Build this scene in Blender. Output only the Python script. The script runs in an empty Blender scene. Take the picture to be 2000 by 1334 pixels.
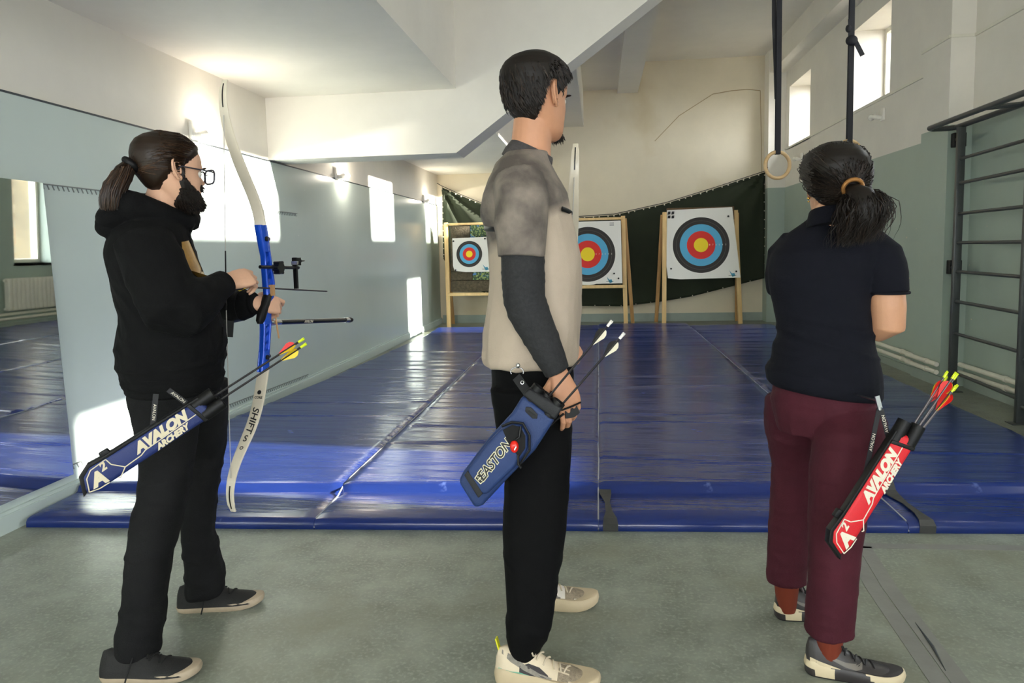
import bpy, bmesh, math, random
import numpy as np
from mathutils import Vector, Matrix, noise
from mathutils.bvhtree import BVHTree
random.seed(7); rng = np.random.default_rng(7)
S = bpy.context.scene
COL = S.collection

# ------------------------------------------------------------------ camera, sky, sun, exposure
def setup_camera():
    f, yaw, pitch, roll = 1400.0, math.radians(7.0), math.radians(5.3), math.radians(1.2)
    fw = Vector((-math.sin(yaw)*math.cos(pitch), math.cos(yaw)*math.cos(pitch), -math.sin(pitch)))
    rt = Vector((math.cos(yaw), math.sin(yaw), 0)); up = rt.cross(fw)
    r2 = rt*math.cos(roll) - up*math.sin(roll); u2 = up*math.cos(roll) + rt*math.sin(roll)
    cd = bpy.data.cameras.new('camera'); cam = bpy.data.objects.new('camera', cd); COL.objects.link(cam)
    m = Matrix((r2, u2, -fw)).transposed().to_4x4(); m.translation = (0, 0, 1.28)
    cam.matrix_world = m
    cd.sensor_width = 36.0; cd.lens = f*36.0/2000.0; cd.shift_y = -0.02477; cd.clip_start = 0.05; cd.clip_end = 300
    S.camera = cam
setup_camera()
W = bpy.data.worlds.new('world'); S.world = W; W.use_nodes = True
bg = W.node_tree.nodes['Background']; bg.inputs[0].default_value = (0.93, 0.96, 1.0, 1); bg.inputs[1].default_value = 7.5
sd = bpy.data.lights.new('sun', 'SUN'); sun = bpy.data.objects.new('sun', sd); COL.objects.link(sun)
sd.energy = 18; sd.angle = math.radians(1.0); sd.color = (1.0, 0.93, 0.82)
sun.location = (20, -3, 8)
sun.rotation_euler = Vector((-1.0, 0.10, -0.235)).to_track_quat('-Z', 'Y').to_euler()
S.view_settings.view_transform = 'Standard'; S.view_settings.look = 'None'
S.view_settings.gamma = 1.0; S.view_settings.use_curve_mapping = False
S.view_settings.exposure = 1.18
S.cycles.max_bounces = 14; S.cycles.diffuse_bounces = 8; S.cycles.glossy_bounces = 5
S.cycles.sample_clamp_indirect = 8.0

# ------------------------------------------------------------------ helpers: materials
def lin(c):
    return tuple(((v/255.0)/12.92 if v/255.0 <= 0.04045 else ((v/255.0+0.055)/1.055)**2.4) for v in c)
MATS = {}
def mat(name, col, rough=0.6, metal=0.0, var=None, bump=None, spec=0.5, coat=0.0, stretch=None, trans=0.0, emit=None, sheen=0.0):
    """col sRGB 0-255; var=(scale, amount 0-1); bump=(scale, strength); stretch=(x,y,z) coordinate scale"""
    m = bpy.data.materials.new(name); m.use_nodes = True
    nt = m.node_tree; b = nt.nodes['Principled BSDF']
    c = lin(col)
    b.inputs['Base Color'].default_value = (*c, 1); b.inputs['Roughness'].default_value = rough
    b.inputs['Metallic'].default_value = metal; b.inputs['Specular IOR Level'].default_value = spec
    b.inputs['Coat Weight'].default_value = coat; b.inputs['Transmission Weight'].default_value = trans
    if sheen: b.inputs['Sheen Weight'].default_value = sheen
    if emit:
        b.inputs['Emission Color'].default_value = (*emit[0], 1); b.inputs['Emission Strength'].default_value = emit[1]
    if var or bump:
        tc = nt.nodes.new('ShaderNodeTexCoord'); mp = nt.nodes.new('ShaderNodeMapping')
        nt.links.new(tc.outputs['Object'], mp.inputs[0])
        if stretch: mp.inputs['Scale'].default_value = stretch
    if var:
        n = nt.nodes.new('ShaderNodeTexNoise'); n.inputs['Scale'].default_value = var[0]; n.inputs['Detail'].default_value = 6
        n.inputs['Roughness'].default_value = 0.65
        nt.links.new(mp.outputs[0], n.inputs['Vector'])
        r = nt.nodes.new('ShaderNodeValToRGB'); a = var[1]
        r.color_ramp.elements[0].position = 0.3; r.color_ramp.elements[1].position = 0.7
        r.color_ramp.elements[0].color = (*[v*(1-a) for v in c], 1); r.color_ramp.elements[1].color = (*[min(1, v*(1+a)) for v in c], 1)
        nt.links.new(n.outputs['Fac'], r.inputs[0]); nt.links.new(r.outputs[0], b.inputs['Base Color'])
        m['ramp'] = r.name
    if bump:
        n2 = nt.nodes.new('ShaderNodeTexNoise'); n2.inputs['Scale'].default_value = bump[0]; n2.inputs['Detail'].default_value = 4
        nt.links.new(mp.outputs[0], n2.inputs['Vector'])
        bp = nt.nodes.new('ShaderNodeBump'); bp.inputs['Strength'].default_value = bump[1]; bp.inputs['Distance'].default_value = 0.01
        nt.links.new(n2.outputs['Fac'], bp.inputs['Height']); nt.links.new(bp.outputs[0], b.inputs['Normal'])
    MATS[name] = m
    return m
def node_mix(nt, fac, a, b):
    x = nt.nodes.new('ShaderNodeMix'); x.data_type = 'RGBA'
    nt.links.new(fac, x.inputs[0])
    for sock, v in ((6, a), (7, b)):
        if isinstance(v, tuple): x.inputs[sock].default_value = (*v, 1) if len(v) == 3 else v
        else: nt.links.new(v, x.inputs[sock])
    return x.outputs[2]
def patches(m, scale, lo, hi, col, stretch=None):
    """blend colour col in where a noise passes a threshold (chips, stains, scuffs with a shape of their own)"""
    nt = m.node_tree; b = nt.nodes['Principled BSDF']
    tc = nt.nodes.new('ShaderNodeTexCoord'); mp = nt.nodes.new('ShaderNodeMapping')
    if stretch: mp.inputs['Scale'].default_value = stretch
    n = nt.nodes.new('ShaderNodeTexNoise'); n.inputs['Scale'].default_value = scale; n.inputs['Detail'].default_value = 5
    nt.links.new(tc.outputs['Object'], mp.inputs[0]); nt.links.new(mp.outputs[0], n.inputs['Vector'])
    r = nt.nodes.new('ShaderNodeValToRGB'); r.color_ramp.elements[0].position = lo; r.color_ramp.elements[1].position = hi
    nt.links.new(n.outputs['Fac'], r.inputs[0])
    base = b.inputs['Base Color']
    src = base.links[0].from_socket if base.links else tuple(base.default_value)
    out = node_mix(nt, r.outputs[0], src, lin(col))
    nt.links.new(out, base)

# ------------------------------------------------------------------ helpers: objects
def wloc(o):
    v = Vector((0, 0, 0))
    while o is not None: v += o.location; o = o.parent
    return v
def thing(name, label, cat, loc=(0, 0, 0), group=None):
    o = bpy.data.objects.new(name, None); COL.objects.link(o); o.location = loc
    o.empty_display_size = 0.1
    o['label'] = label; o['category'] = cat
    if group: o['group'] = group
    return o
def tag(o, label=None, cat=None, group=None, kind=None):
    for k, v in (('label', label), ('category', cat), ('group', group), ('kind', kind)):
        if v: o[k] = v
    return o
def put(name, me, m, parent=None, smooth=True):
    """link a mesh whose vertices are in world coordinates"""
    o = bpy.data.objects.new(name, me); COL.objects.link(o)
    if parent is not None:
        o.parent = parent; p = wloc(parent)
        if p.length > 0: me.transform(Matrix.Translation(-p))
    if m is not None:
        for k in (m if isinstance(m, (list, tuple)) else [m]): me.materials.append(k)
    if smooth and len(me.polygons): me.polygons.foreach_set('use_smooth', [True]*len(me.polygons))
    return o
class G:
    """a vertex / face collector"""
    def __init__(s): s.v = []; s.f = []; s.mi = []
    def add(s, v, f, mi=0):
        o = len(s.v); s.v += [tuple(p) for p in v]; s.f += [tuple(i+o for i in q) for q in f]; s.mi += [mi]*len(f); return s
    def add2(s, q):
        o = len(s.v); s.v += q.v; s.f += [tuple(i+o for i in f) for f in q.f]; s.mi += q.mi; return s
    def mesh(s, name='mesh'):
        me = bpy.data.meshes.new(name); me.from_pydata(s.v, [], s.f); me.update()
        if any(s.mi): me.polygons.foreach_set('material_index', s.mi)
        return me
    def obj(s, name, m, parent=None, smooth=True, bevel=0, seg=2, sharp=None):
        me = s.mesh(name)
        if bevel:
            bm = bmesh.new(); bm.from_mesh(me); bmesh.ops.remove_doubles(bm, verts=bm.verts, dist=1e-5)
            ed = [e for e in bm.edges if len(e.link_faces) == 2 and e.calc_face_angle(0) > 0.5]
            bmesh.ops.bevel(bm, geom=ed, offset=bevel, segments=seg, affect='EDGES', profile=0.5, clamp_overlap=True)
            bm.to_mesh(me); bm.free()
        o = put(name, me, m, parent, smooth)
        if smooth: sharpen(me, sharp or 40)
        return o
    def box(s, lo, hi, mi=0):
        x0, y0, z0 = lo; x1, y1, z1 = hi
        return s.add([(x0,y0,z0),(x1,y0,z0),(x1,y1,z0),(x0,y1,z0),(x0,y0,z1),(x1,y0,z1),(x1,y1,z1),(x0,y1,z1)],
                     [(0,3,2,1),(4,5,6,7),(0,1,5,4),(1,2,6,5),(2,3,7,6),(3,0,4,7)], mi)
    def bar(s, a, b, w, d, up=(0, 0, 1), mi=0):
        """a rectangular bar from a to b; w across, d along up"""
        a = Vector(a); b = Vector(b); t = (b-a).normalized(); u = Vector(up); sd = t.cross(u)
        if sd.length < 1e-4: sd = t.cross(Vector((1, 0, 0)))
        sd.normalize(); u = sd.cross(t).normalized(); v = []
        for c in (a, b):
            for i, j in ((-1,-1),(1,-1),(1,1),(-1,1)): v.append(c+sd*(i*w/2)+u*(j*d/2))
        return s.add(v, [(0,1,2,3),(7,6,5,4),(0,4,5,1),(1,5,6,2),(2,6,7,3),(3,7,4,0)], mi)
    def tube(s, pts, r, n=10, cap=True, mi=0, flat=1.0, up=None):
        pts = [Vector(p) for p in pts]
        if not isinstance(r, (list, tuple)): r = [r]*len(pts)
        t0 = (pts[1]-pts[0]).normalized()
        ref = Vector(up) if up else (Vector((0, 0, 1)) if abs(t0.z) < 0.9 else Vector((1, 0, 0)))
        u = (ref - t0*ref.dot(t0)).normalized(); rings = []
        for i, p in enumerate(pts):
            t = (pts[min(i+1, len(pts)-1)]-pts[max(i-1, 0)]).normalized()
            u = (u - t*u.dot(t)).normalized(); w = t.cross(u)
            ri = r[i]; a, b = ri if isinstance(ri, (tuple, list)) else (ri*flat, ri)
            rings.append([p+u*(math.cos(2*math.pi*k/n)*a)+w*(math.sin(2*math.pi*k/n)*b) for k in range(n)])
        return s.rings(rings, cap, mi)
    def rings(s, rings, cap=True, mi=0, closed=False):
        n = len(rings[0]); v = [p for q in rings for p in q]; f = []
        m = len(rings)
        for i in range(m if closed else m-1):
            j = (i+1) % m
            for k in range(n):
                f.append((i*n+k, i*n+(k+1) % n, j*n+(k+1) % n, j*n+k))
        if cap and not closed:
            f.append(tuple(range(n-1, -1, -1))); f.append(tuple((m-1)*n+k for k in range(n)))
        return s.add(v, f, mi)
    def prism(s, poly, origin, U, V, N, t, mi=0):
        """a polygon (u,v) extruded by t along N, centred"""
        o = Vector(origin); U = Vector(U); V = Vector(V); N = Vector(N); n = len(poly)
        v = [o+U*a+V*b-N*(t/2) for a, b in poly]+[o+U*a+V*b+N*(t/2) for a, b in poly]
        f = [tuple(range(n-1, -1, -1)), tuple(range(n, 2*n))]+[(i, (i+1) % n, n+(i+1) % n, n+i) for i in range(n)]
        return s.add(v, f, mi)
    def sphere(s, c, r, nu=16, nv=10, mi=0, M=None):
        rr = r if isinstance(r, (tuple, list)) else (r, r, r); c = Vector(c); rings = []
        for i in range(1, nv):
            a = math.pi*i/nv; q = []
            for k in range(nu):
                b = 2*math.pi*k/nu
                p = Vector((rr[0]*math.sin(a)*math.cos(b), rr[1]*math.sin(a)*math.sin(b), -rr[2]*math.cos(a)))
                q.append(c+(M @ p if M else p))
            rings.append(q)
        return s.rings(rings, True, mi)
def sharpen(me, deg):
    try: me.set_sharp_from_angle(angle=math.radians(deg))
    except Exception: pass
def ell(c, U, V, a, b, n=2.0, N=28):
    """superellipse ring"""
    c = Vector(c); U = Vector(U); V = Vector(V); out = []
    for k in range(N):
        t = 2*math.pi*k/N; x = math.cos(t); y = math.sin(t)
        out.append(c+U*(a*math.copysign(abs(x)**(2/n), x))+V*(b*math.copysign(abs(y)**(2/n), y)))
    return out
def remesh(g, voxel, smooth=4, fac=0.5):
    """union of closed shells by voxel remesh -> mesh in world coordinates"""
    me = g.mesh('raw'); o = bpy.data.objects.new('raw', me); COL.objects.link(o)
    bm = bmesh.new(); bm.from_mesh(me); bmesh.ops.recalc_face_normals(bm, faces=bm.faces); bm.to_mesh(me); bm.free()
    r = o.modifiers.new('r', 'REMESH'); r.mode = 'VOXEL'; r.voxel_size = voxel
    if smooth:
        sm = o.modifiers.new('s', 'SMOOTH'); sm.factor = fac; sm.iterations = smooth
    dg = bpy.context.evaluated_depsgraph_get(); ev = o.evaluated_get(dg)
    out = bpy.data.meshes.new_from_object(ev)
    bpy.data.objects.remove(o); bpy.data.meshes.remove(me)
    return out
def displace(me, fn):
    """fn(co, normal) -> offset along the normal (m)"""
    n = len(me.vertices); co = np.empty(n*3); me.vertices.foreach_get('co', co); co = co.reshape(-1, 3)
    no = np.empty(n*3); me.vertices.foreach_get('normal', no); no = no.reshape(-1, 3)
    d = np.array([fn(Vector(c), Vector(q)) for c, q in zip(co, no)])
    me.vertices.foreach_set('co', (co+no*d[:, None]).ravel()); me.update()
def fold(p, sx, sy, sz, seed=0.0):
    """ridged noise: soft cloth creases"""
    v = noise.noise(Vector((p.x*sx+seed, p.y*sy+seed*1.7, p.z*sz-seed)))
    return 1.0-abs(v)*2.2
def text_mesh(body, size, shear=0.0, depth=0.0, offset=0.0, space=1.0):
    cu = bpy.data.curves.new('txt', 'FONT'); cu.body = body; cu.size = size; cu.shear = shear; cu.extrude = depth
    cu.offset = offset; cu.space_character = space; cu.align_x = 'CENTER'; cu.align_y = 'CENTER'; cu.resolution_u = 3
    o = bpy.data.objects.new('txt', cu); COL.objects.link(o)
    dg = bpy.context.evaluated_depsgraph_get(); me = bpy.data.meshes.new_from_object(o.evaluated_get(dg))
    bpy.data.objects.remove(o); bpy.data.curves.remove(cu)
    return me
def text(name, body, size, origin, U, V, m, parent, shear=0.0, offset=0.0, space=1.0, sx=1.0, depth=0.0004):
    me = text_mesh(body, size, shear, depth, offset, space)
    U = Vector(U).normalized()*sx; V = Vector(V).normalized(); N = U.cross(V).normalized()
    M = Matrix((U, V, N)).transposed().to_4x4(); M.translation = origin
    me.transform(M)
    return put(name, me, m, parent, smooth=False)
def line(g, pts, w, N, t=0.0006, mi=0):
    """a flat printed line through pts with normal N"""
    for a, b in zip(pts[:-1], pts[1:]): g.bar(a, b, w, t, up=N, mi=mi)
    return g
# ------------------------------------------------------------------ materials of the room
M_cream = mat('cream_plaster', (228, 223, 213), 0.75, var=(1.3, 0.05), bump=(9, 0.12))
M_back = mat('back_plaster', (224, 213, 190), 0.8, var=(0.9, 0.07), bump=(7, 0.15))
patches(M_back, 0.8, 0.56, 0.75, (208, 190, 154), stretch=(1, 1, 0.7))
M_green = mat('green_wall_paint', (160, 174, 163), 0.42, var=(0.8, 0.06), bump=(5, 0.15))
patches(M_green, 9.0, 0.745, 0.755, (214, 200, 168), stretch=(1, 1, 1.4))
M_panel = mat('pale_green_board', (194, 207, 203), 0.22, var=(0.5, 0.04), bump=(1.2, 0.10))
patches(M_panel, 26.0, 0.76, 0.77, (226, 230, 226), stretch=(1, 1.0, 0.7))
M_skirt = mat('grey_green_skirting', (150, 162, 154), 0.45, var=(4, 0.08))
M_pipe = mat('white_pipe_paint', (222, 218, 204), 0.4, var=(6, 0.05))
M_whitewood = mat('white_window_paint', (226, 222, 208), 0.45, var=(5, 0.06))
M_dark = mat('dark_joint', (60, 66, 70), 0.6)
M_glass = mat('window_glass', (255, 255, 255), 0.02, trans=1.0, spec=0.5)
M_glass.node_tree.nodes['Principled BSDF'].inputs['IOR'].default_value = 1.02
M_lino = mat('mottled_lino', (130, 136, 125), 0.42, var=(6, 0.28), bump=(60, 0.08))
patches(M_lino, 75.0, 0.50, 0.70, (152, 156, 144)); patches(M_lino, 1.6, 0.50, 0.75, (122, 122, 104))
M_vinyl = mat('blue_vinyl', (27, 47, 112), 0.22, var=(3, 0.16), bump=(2.6, 0.8), stretch=(0.5, 5, 1))
patches(M_vinyl, 7.0, 0.70, 0.78, (90, 110, 170))
M_strap = mat('grey_webbing', (62, 62, 60), 0.7, var=(30, 0.2))
M_tape = mat('grey_cloth_tape', (128, 128, 124), 0.4, var=(8, 0.12), bump=(14, 0.2))
M_black = mat('black_plastic', (12, 12, 13), 0.5, spec=0.3)
M_iron = mat('dark_grey_painted_iron', (62, 66, 66), 0.32, var=(12, 0.15))
M_mirror = mat('mirror_silver', (226, 230, 228), 0.02, metal=1.0)
M_porcelain = mat('white_porcelain', (236, 232, 222), 0.3)
M_bulb = mat('lit_bulb', (255, 250, 235), 0.3, emit=((1.0, 0.93, 0.80), 25.0))
M_bulb_off = mat('unlit_bulb', (240, 238, 228), 0.15)
M_hill = mat('brown_hillside', (74, 64, 44), 0.9, var=(1.4, 0.4), bump=(3, 0.6))
M_twig = mat('bare_twigs', (120, 100, 70), 0.9, var=(3, 0.35))

def struct(o): o['kind'] = 'structure'; return o

# ------------------------------------------------------------------ floor and outside ground
XL, XR, XB, YB, YF = -2.8, 3.0, 3.17, 12.5, -3.6
g = G(); g.box((-3.2, -4.0, -0.12), (3.6, 12.9, 0.0)); struct(g.obj('floor', M_lino, smooth=False))
g = G(); n = 40
vv = []; ff = []
for i in range(n+1):
    for j in range(n+1):
        x = 3.6+i*0.75; y = -14+j*1.3
        z = -0.15+max(0, x-9)*0.06+max(0, min(1, (y-12.6)/2.5))*max(0, min(1, (x-5.5)/4))*6.5+0.9*max(0, min(1, (y-12.6)/2.5))*noise.noise(Vector((x*0.9, y*0.9, 5)))+0.10*noise.noise(Vector((x*0.5, y*0.5, 0)))*min(1, (x-3.6)/3)
        vv.append((x, y, z))
for i in range(n):
    for j in range(n): a = i*(n+1)+j; ff.append((a, a+n+1, a+n+2, a+1))
g.add(vv, ff); tag(struct(g.obj('ground', M_hill)), 'dry brown ground sloping up outside the windows', 'ground')

# ------------------------------------------------------------------ walls with real openings
def wall_yz(name, x0, x1, y0, y1, z0, z1, holes, mats, zsplit=None):
    ys = sorted({y0, y1, *[h[0] for h in holes], *[h[1] for h in holes]}); zs = sorted({z0, z1, *([zsplit] if zsplit else []), *[h[2] for h in holes], *[h[3] for h in holes]})
    g = G()
    for a, b in zip(ys[:-1], ys[1:]):
        for c, d in zip(zs[:-1], zs[1:]):
            ym, zm = (a+b)/2, (c+d)/2
            if any(h[0] < ym < h[1] and h[2] < zm < h[3] for h in holes): continue
            g.box((x0, a, c), (x1, b, d), 0 if (zsplit and zm < zsplit) else len(mats)-1)
    return struct(g.obj(name, mats, smooth=False))
HI1, HI2 = (10.86, 12.0, 2.80, 3.74), (8.02, 9.12, 2.82, 3.75)      # the two high openings
LOC = (9.6, 10.5, 0.92, 2.36)                                     # low window behind the woman
wall_yz('wall_right', XR, 3.5, 6.67, 12.9, 0, 5.0, [HI1, HI2, LOC], [M_green, M_cream], 2.19)
LOWS = [(2.82, 3.72, 0.86, 1.92), (-1.3, -0.2, 0.9, 2.3), (-3.0, -1.9, 0.9, 2.3)]  # first placed from its sun patch; the other two, unseen, added for fill light
HIS = [(4.0, 5.5, 2.82, 3.58)]
wall_yz('wall_right', XB, 3.5, -4.0, 6.67, 0, 5.0, LOWS+HIS, [M_green, M_cream], 2.30)
g = G()
for z0, z1, k in ((0, 2.265, 0), (2.265, 5.0, 1)):
    g.box((2.975, 6.66, z0), (3.2, 7.18, z1), k)
struct(g.obj('trim_1', [M_green, M_cream], smooth=False))                # pilaster on the right wall
g = G(); g.box((2.73, 12.2, 0), (3.0, 12.52, 2.19), 0); g.box((2.73, 12.2, 2.19), (3.0, 12.52, 4.4), 1)
struct(g.obj('trim_2', [M_green, M_cream], smooth=False))                # pier in the far right corner
g = G(); g.box((-3.2, YB, 0), (3.5, 12.9, 5.0)); struct(g.obj('wall_back', M_back, smooth=False))
g = G(); g.box((-3.1, -4.0, 0), (-2.812, 12.5, 5.0)); struct(g.obj('wall_left', M_cream, smooth=False))
pn = G(); pn.box((-2.812, -3.6, 0.0), (-2.8, 11.55, 2.075)); pn = pn.obj('wall_panel', M_panel, bpy.data.objects['wall_left'], smooth=False)
e = G(); e.box((-2.8125, -3.6, 2.075), (-2.797, 12.45, 2.085)); e.obj('panel_edge', M_dark, bpy.data.objects['wall_left'], smooth=False)
e = G(); e.box((-2.811, 11.56, 0.0), (-2.803, 12.45, 2.07)); e.obj('wall_panel', M_green, bpy.data.objects['wall_left'], smooth=False)
# unseen wall behind the camera; its two windows are added for fill light
FILL_WINDOWS = [(-2.3, -0.2, 0.9, 2.5), (0.6, 2.6, 0.9, 2.5)]
g = G(); xs = sorted({-3.2, 3.6, *[h[0] for h in FILL_WINDOWS], *[h[1] for h in FILL_WINDOWS]}); zs = [0, 0.9, 2.5, 5.0]
for a, b in zip(xs[:-1], xs[1:]):
    for c, d in zip(zs[:-1], zs[1:]):
        if not any(h[0] < (a+b)/2 < h[1] and h[2] < (c+d)/2 < h[3] for h in FILL_WINDOWS): g.box((a, -4.0, c), (b, YF, d))
struct(g.obj('wall_front', M_cream, smooth=False))
# baseboards
g = G(); g.box((-2.8, -3.6, 0), (-2.775, 12.45, 0.085)); g.box((-2.8, -3.6, 0.085), (-2.785, 12.45, 0.10)); struct(g.obj('baseboard_left', M_panel, smooth=False))
g = G(); g.box((-2.77, YB-0.02, 0), (2.73, YB, 0.14)); struct(g.obj('baseboard_back', M_skirt, smooth=False))
# the crack line and the patched edge on the back wall
g = G()
pts = [(0.95, 3.05), (1.35, 3.45), (1.9, 3.78), (2.2, 3.82), (2.45, 3.83), (2.66, 3.80)]
for a, b in zip(pts[:-1], pts[1:]): g.bar((a[0], YB-0.001, a[1]), (b[0], YB-0.001, b[1]), 0.012, 0.006, up=(0, 1, 0))
g.bar((2.66, YB-0.001, 3.80), (2.70, YB-0.001, 2.45), 0.012, 0.006, up=(0, 1, 0))
g.obj('plaster_crack', mat('crack_tan', (176, 156, 122), 0.9), bpy.data.objects['wall_back'], smooth=False)

# ------------------------------------------------------------------ stepped ceiling and its raking frame
g = G()
g.box((-3.2, -4.0, 2.61), (-1.16, 12.9, 5.0)); g.box((-1.16, -4.0, 3.40), (-0.24, 12.9, 5.0)); g.box((-0.24, -4.0, 3.93), (0.5, 12.9, 5.0))
g.box((0.5, -4.0, 4.36), (3.6, 12.9, 5.0))
struct(g.obj('ceiling', M_cream, smooth=False))
g = G(); prof = [(-2.82, 2.09), (-1.17, 2.09), (2.05, 4.40), (2.05, 4.45), (-2.82, 4.45)]
g.prism([(a, b) for a, b in prof], (0, 6.13, 0), (1, 0, 0), (0, 0, 1), (0, -1, 0), 0.34); struct(g.obj('trim_3', M_cream, smooth=False))
g = G(); g.box((-0.63, 6.3, 3.34), (-0.24, 12.5, 3.45)); struct(g.obj('trim_4', M_cream, smooth=False))     # long ribs running to the back wall
g = G(); g.box((0.33, 6.3, 3.86), (0.67, 12.5, 4.5)); struct(g.obj('trim_5', M_cream, smooth=False))
g = G(); g.box((2.75, -4.0, 4.01), (3.3, 12.5, 4.4)); struct(g.obj('trim_6', M_cream, smooth=False))
# cable trunking under the high windows, stepping over the pilaster
g = G(); g.bar((2.995, 7.2, 2.795), (2.995, 12.2, 2.795), 0.02, 0.025)
g.bar((2.97, 6.66, 3.0), (2.97, 7.2, 3.0), 0.02, 0.025); g.bar((2.97, 6.66, 3.0), (3.165, 6.66, 3.0), 0.02, 0.025); g.bar((3.165, -3, 3.0), (3.165, 6.66, 3.0), 0.02, 0.025)
struct(g.obj('trim_7', M_pipe, smooth=False))

# ------------------------------------------------------------------ windows
win_n = [0]
def window_x(y0, y1, z0, z1, xg=3.38, sash=True):
    win_n[0] += 1
    o = G(); w = 0.055
    for a, b, c, d in ((y0, y0+w, z0, z1), (y1-w, y1, z0, z1), (y0+w, y1-w, z0, z0+w), (y0+w, y1-w, z1-w, z1)): o.box((xg-0.035, a, c), (xg+0.035, b, d))
    if sash: o.box((xg-0.03, (y0+y1)/2-0.03, z0+w), (xg+0.03, (y0+y1)/2+0.03, z1-w))
    ob = struct(o.obj('window_%d' % win_n[0], M_whitewood, smooth=False))
    p = G(); p.box((xg-0.003, y0+w, z0+w), (xg+0.003, y1-w, z1-w)); p.obj('pane', M_glass, ob, smooth=False)
    s_ = G(); s_.box((3.0 if y0 > 6.6 else XB-0.03, y0-0.02, z0-0.03), (xg-0.035, y1+0.02, z0)); s_.obj('sill', M_whitewood, ob, smooth=False)
    a = bpy.data.lights.new('portal', 'AREA'); a.shape = 'RECTANGLE'; a.size = y1-y0-2*w; a.size_y = z1-z0-2*w; a.cycles.is_portal = True
    l = bpy.data.objects.new('portal', a); COL.objects.link(l); l.location = (xg+0.03, (y0+y1)/2, (z0+z1)/2); l.rotation_euler = (0, math.pi/2, 0)
    l.rotation_euler = Matrix(((0, 0, 1), (1, 0, 0), (0, 1, 0))).to_euler()
    return ob
window_x(*HI1, sash=False); window_x(*HI2, sash=False); window_x(*LOC, sash=False)
for q in LOWS: window_x(*q, sash=False)
for q in HIS: window_x(*q, sash=False)
for x0, x1, z0, z1 in FILL_WINDOWS:  # frames and panes of the added fill windows behind the camera
    win_n[0] += 1; o = G(); w = 0.06
    for a, b, c, d in ((x0, x0+w, z0, z1), (x1-w, x1, z0, z1), (x0+w, x1-w, z0, z0+w), (x0+w, x1-w, z1-w, z1)): o.box((a, -3.9, c), (b, -3.83, d))
    o.box(((x0+x1)/2-0.03, -3.89, z0+w), ((x0+x1)/2+0.03, -3.84, z1-w))
    ob = struct(o.obj('window_%d' % win_n[0], M_whitewood, smooth=False))
    p = G(); p.box((x0+w, -3.868, z0+w), (x1-w, -3.862, z1-w)); p.obj('pane', M_glass, ob, smooth=False)
    a = bpy.data.lights.new('portal', 'AREA'); a.shape = 'RECTANGLE'; a.size = x1-x0-2*w; a.size_y = z1-z0-2*w; a.cycles.is_portal = True
    l = bpy.data.objects.new('portal', a); COL.objects.link(l); l.location = ((x0+x1)/2, -3.92, (z0+z1)/2); l.rotation_euler = (math.pi/2, 0, 0)
# the leaning pole that shows through the low window in the mirror
g = G(); g.tube([(3.62, 9.2, 0.0), (3.62, 10.0, 1.9)], 0.015, 8); tag(g.obj('pole', M_whitewood), 'thin white pole leaning outside the low window, seen in the mirror', 'pole')

# ------------------------------------------------------------------ pipes, radiators
def pipe(y0, y1, x, zs, jog=None):
    for z in zs:
        g = G(); g.tube([(x, y0, z), (x, y1, z)], 0.021, 10)
        for k in range(int((y1-y0)/0.9)+1):
            yy = y0+0.2+k*0.9
            if yy < y1: g.tube([(x, yy-0.02, z), (x, yy+0.02, z)], 0.026, 10)
        tag(g.obj('heating_pipe', M_pipe), ('upper' if z > .15 else 'lower')+' white heating pipe on the right wall '+('beyond the pilaster' if y0 > 7 else ('across the pilaster foot' if y0 > 6.6 else 'behind the wall bars')), 'pipe', 'heating pipes on the right wall')
pipe(7.2, 12.1, 2.955, (0.20, 0.13)); pipe(6.62, 7.24, 2.93, (0.20, 0.13)); pipe(3.9, 6.62, 3.12, (0.20, 0.13))
g = G(); g.box((2.955, 6.6, 0), (2.99, 7.2, 0.09)); g.box((2.98, 7.2, 0), (3.0, 12.2, 0.07)); g.box((3.15, -3.6, 0), (3.17, 6.6, 0.09)); struct(g.obj('baseboard_right', M_skirt, smooth=False))
def radiator(y0, n, x, label):
    t = thing('radiator', label, 'radiator', (x, y0, 0.25))
    for k in range(n):
        g = G(); y = y0+k*0.08
        g.box((x-0.045, y+0.006, 0.25), (x+0.035, y+0.074, 0.72)); g.obj('radiator_section', M_pipe, t, bevel=0.012)
    for z in (0.28, 0.69):
        g = G(); g.tube([(x, y0-0.03, z), (x, y0+n*0.08+0.03, z)], 0.02, 8); g.obj('pipe', M_pipe, t)
    return t
radiator(9.35, 13, 2.93, 'ribbed white radiator under the low window, seen in the mirror')

# ------------------------------------------------------------------ mirror and fixing strips on the left wall
t = thing('wall_mirror', 'large frameless mirror leaning on the left wall', 'mirror', (-2.79, 3.35, 0.14))
g = G(); dx = 0.026*1.5
def mx(z): return -2.785+dx*(z-0.14)/1.5
Y0, YT, YBm = 0.4, 3.31, 3.41
vv = [(mx(0.14), Y0, 0.14), (mx(0.14), YBm, 0.14), (mx(1.66), YT, 1.66), (mx(1.66), Y0, 1.66)]
vv += [(x-0.004, y, z) for x, y, z in vv]
g.add(vv, [(0, 1, 2, 3)], 0); g.add(vv, [(7, 6, 5, 4), (0, 4, 5, 1), (1, 5, 6, 2), (2, 6, 7, 3), (3, 7, 4, 0)], 1)
g.obj('mirror_glass', [M_mirror, M_dark], t, smooth=False)
def strip(y0, y1, z0, z1, label, step=0.035):
    g = G(); n = int(abs(y1-y0)/step)
    g.bar((-2.797, y0, z0+0.012), (-2.797, y1, z1+0.012), 0.006, 0.006, up=(1, 0, 0))
    for k in range(n):
        u = k/n; y = y0+(y1-y0)*u; z = z0+(z1-z0)*u
        g.bar((-2.798, y, z+0.008), (-2.798, y+0.012, z-0.014), 0.005, 0.004, up=(1, 0, 0))
    tag(g.obj('mirror_strip', M_dark2, smooth=False), label, 'strip', kind='stuff')
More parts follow.
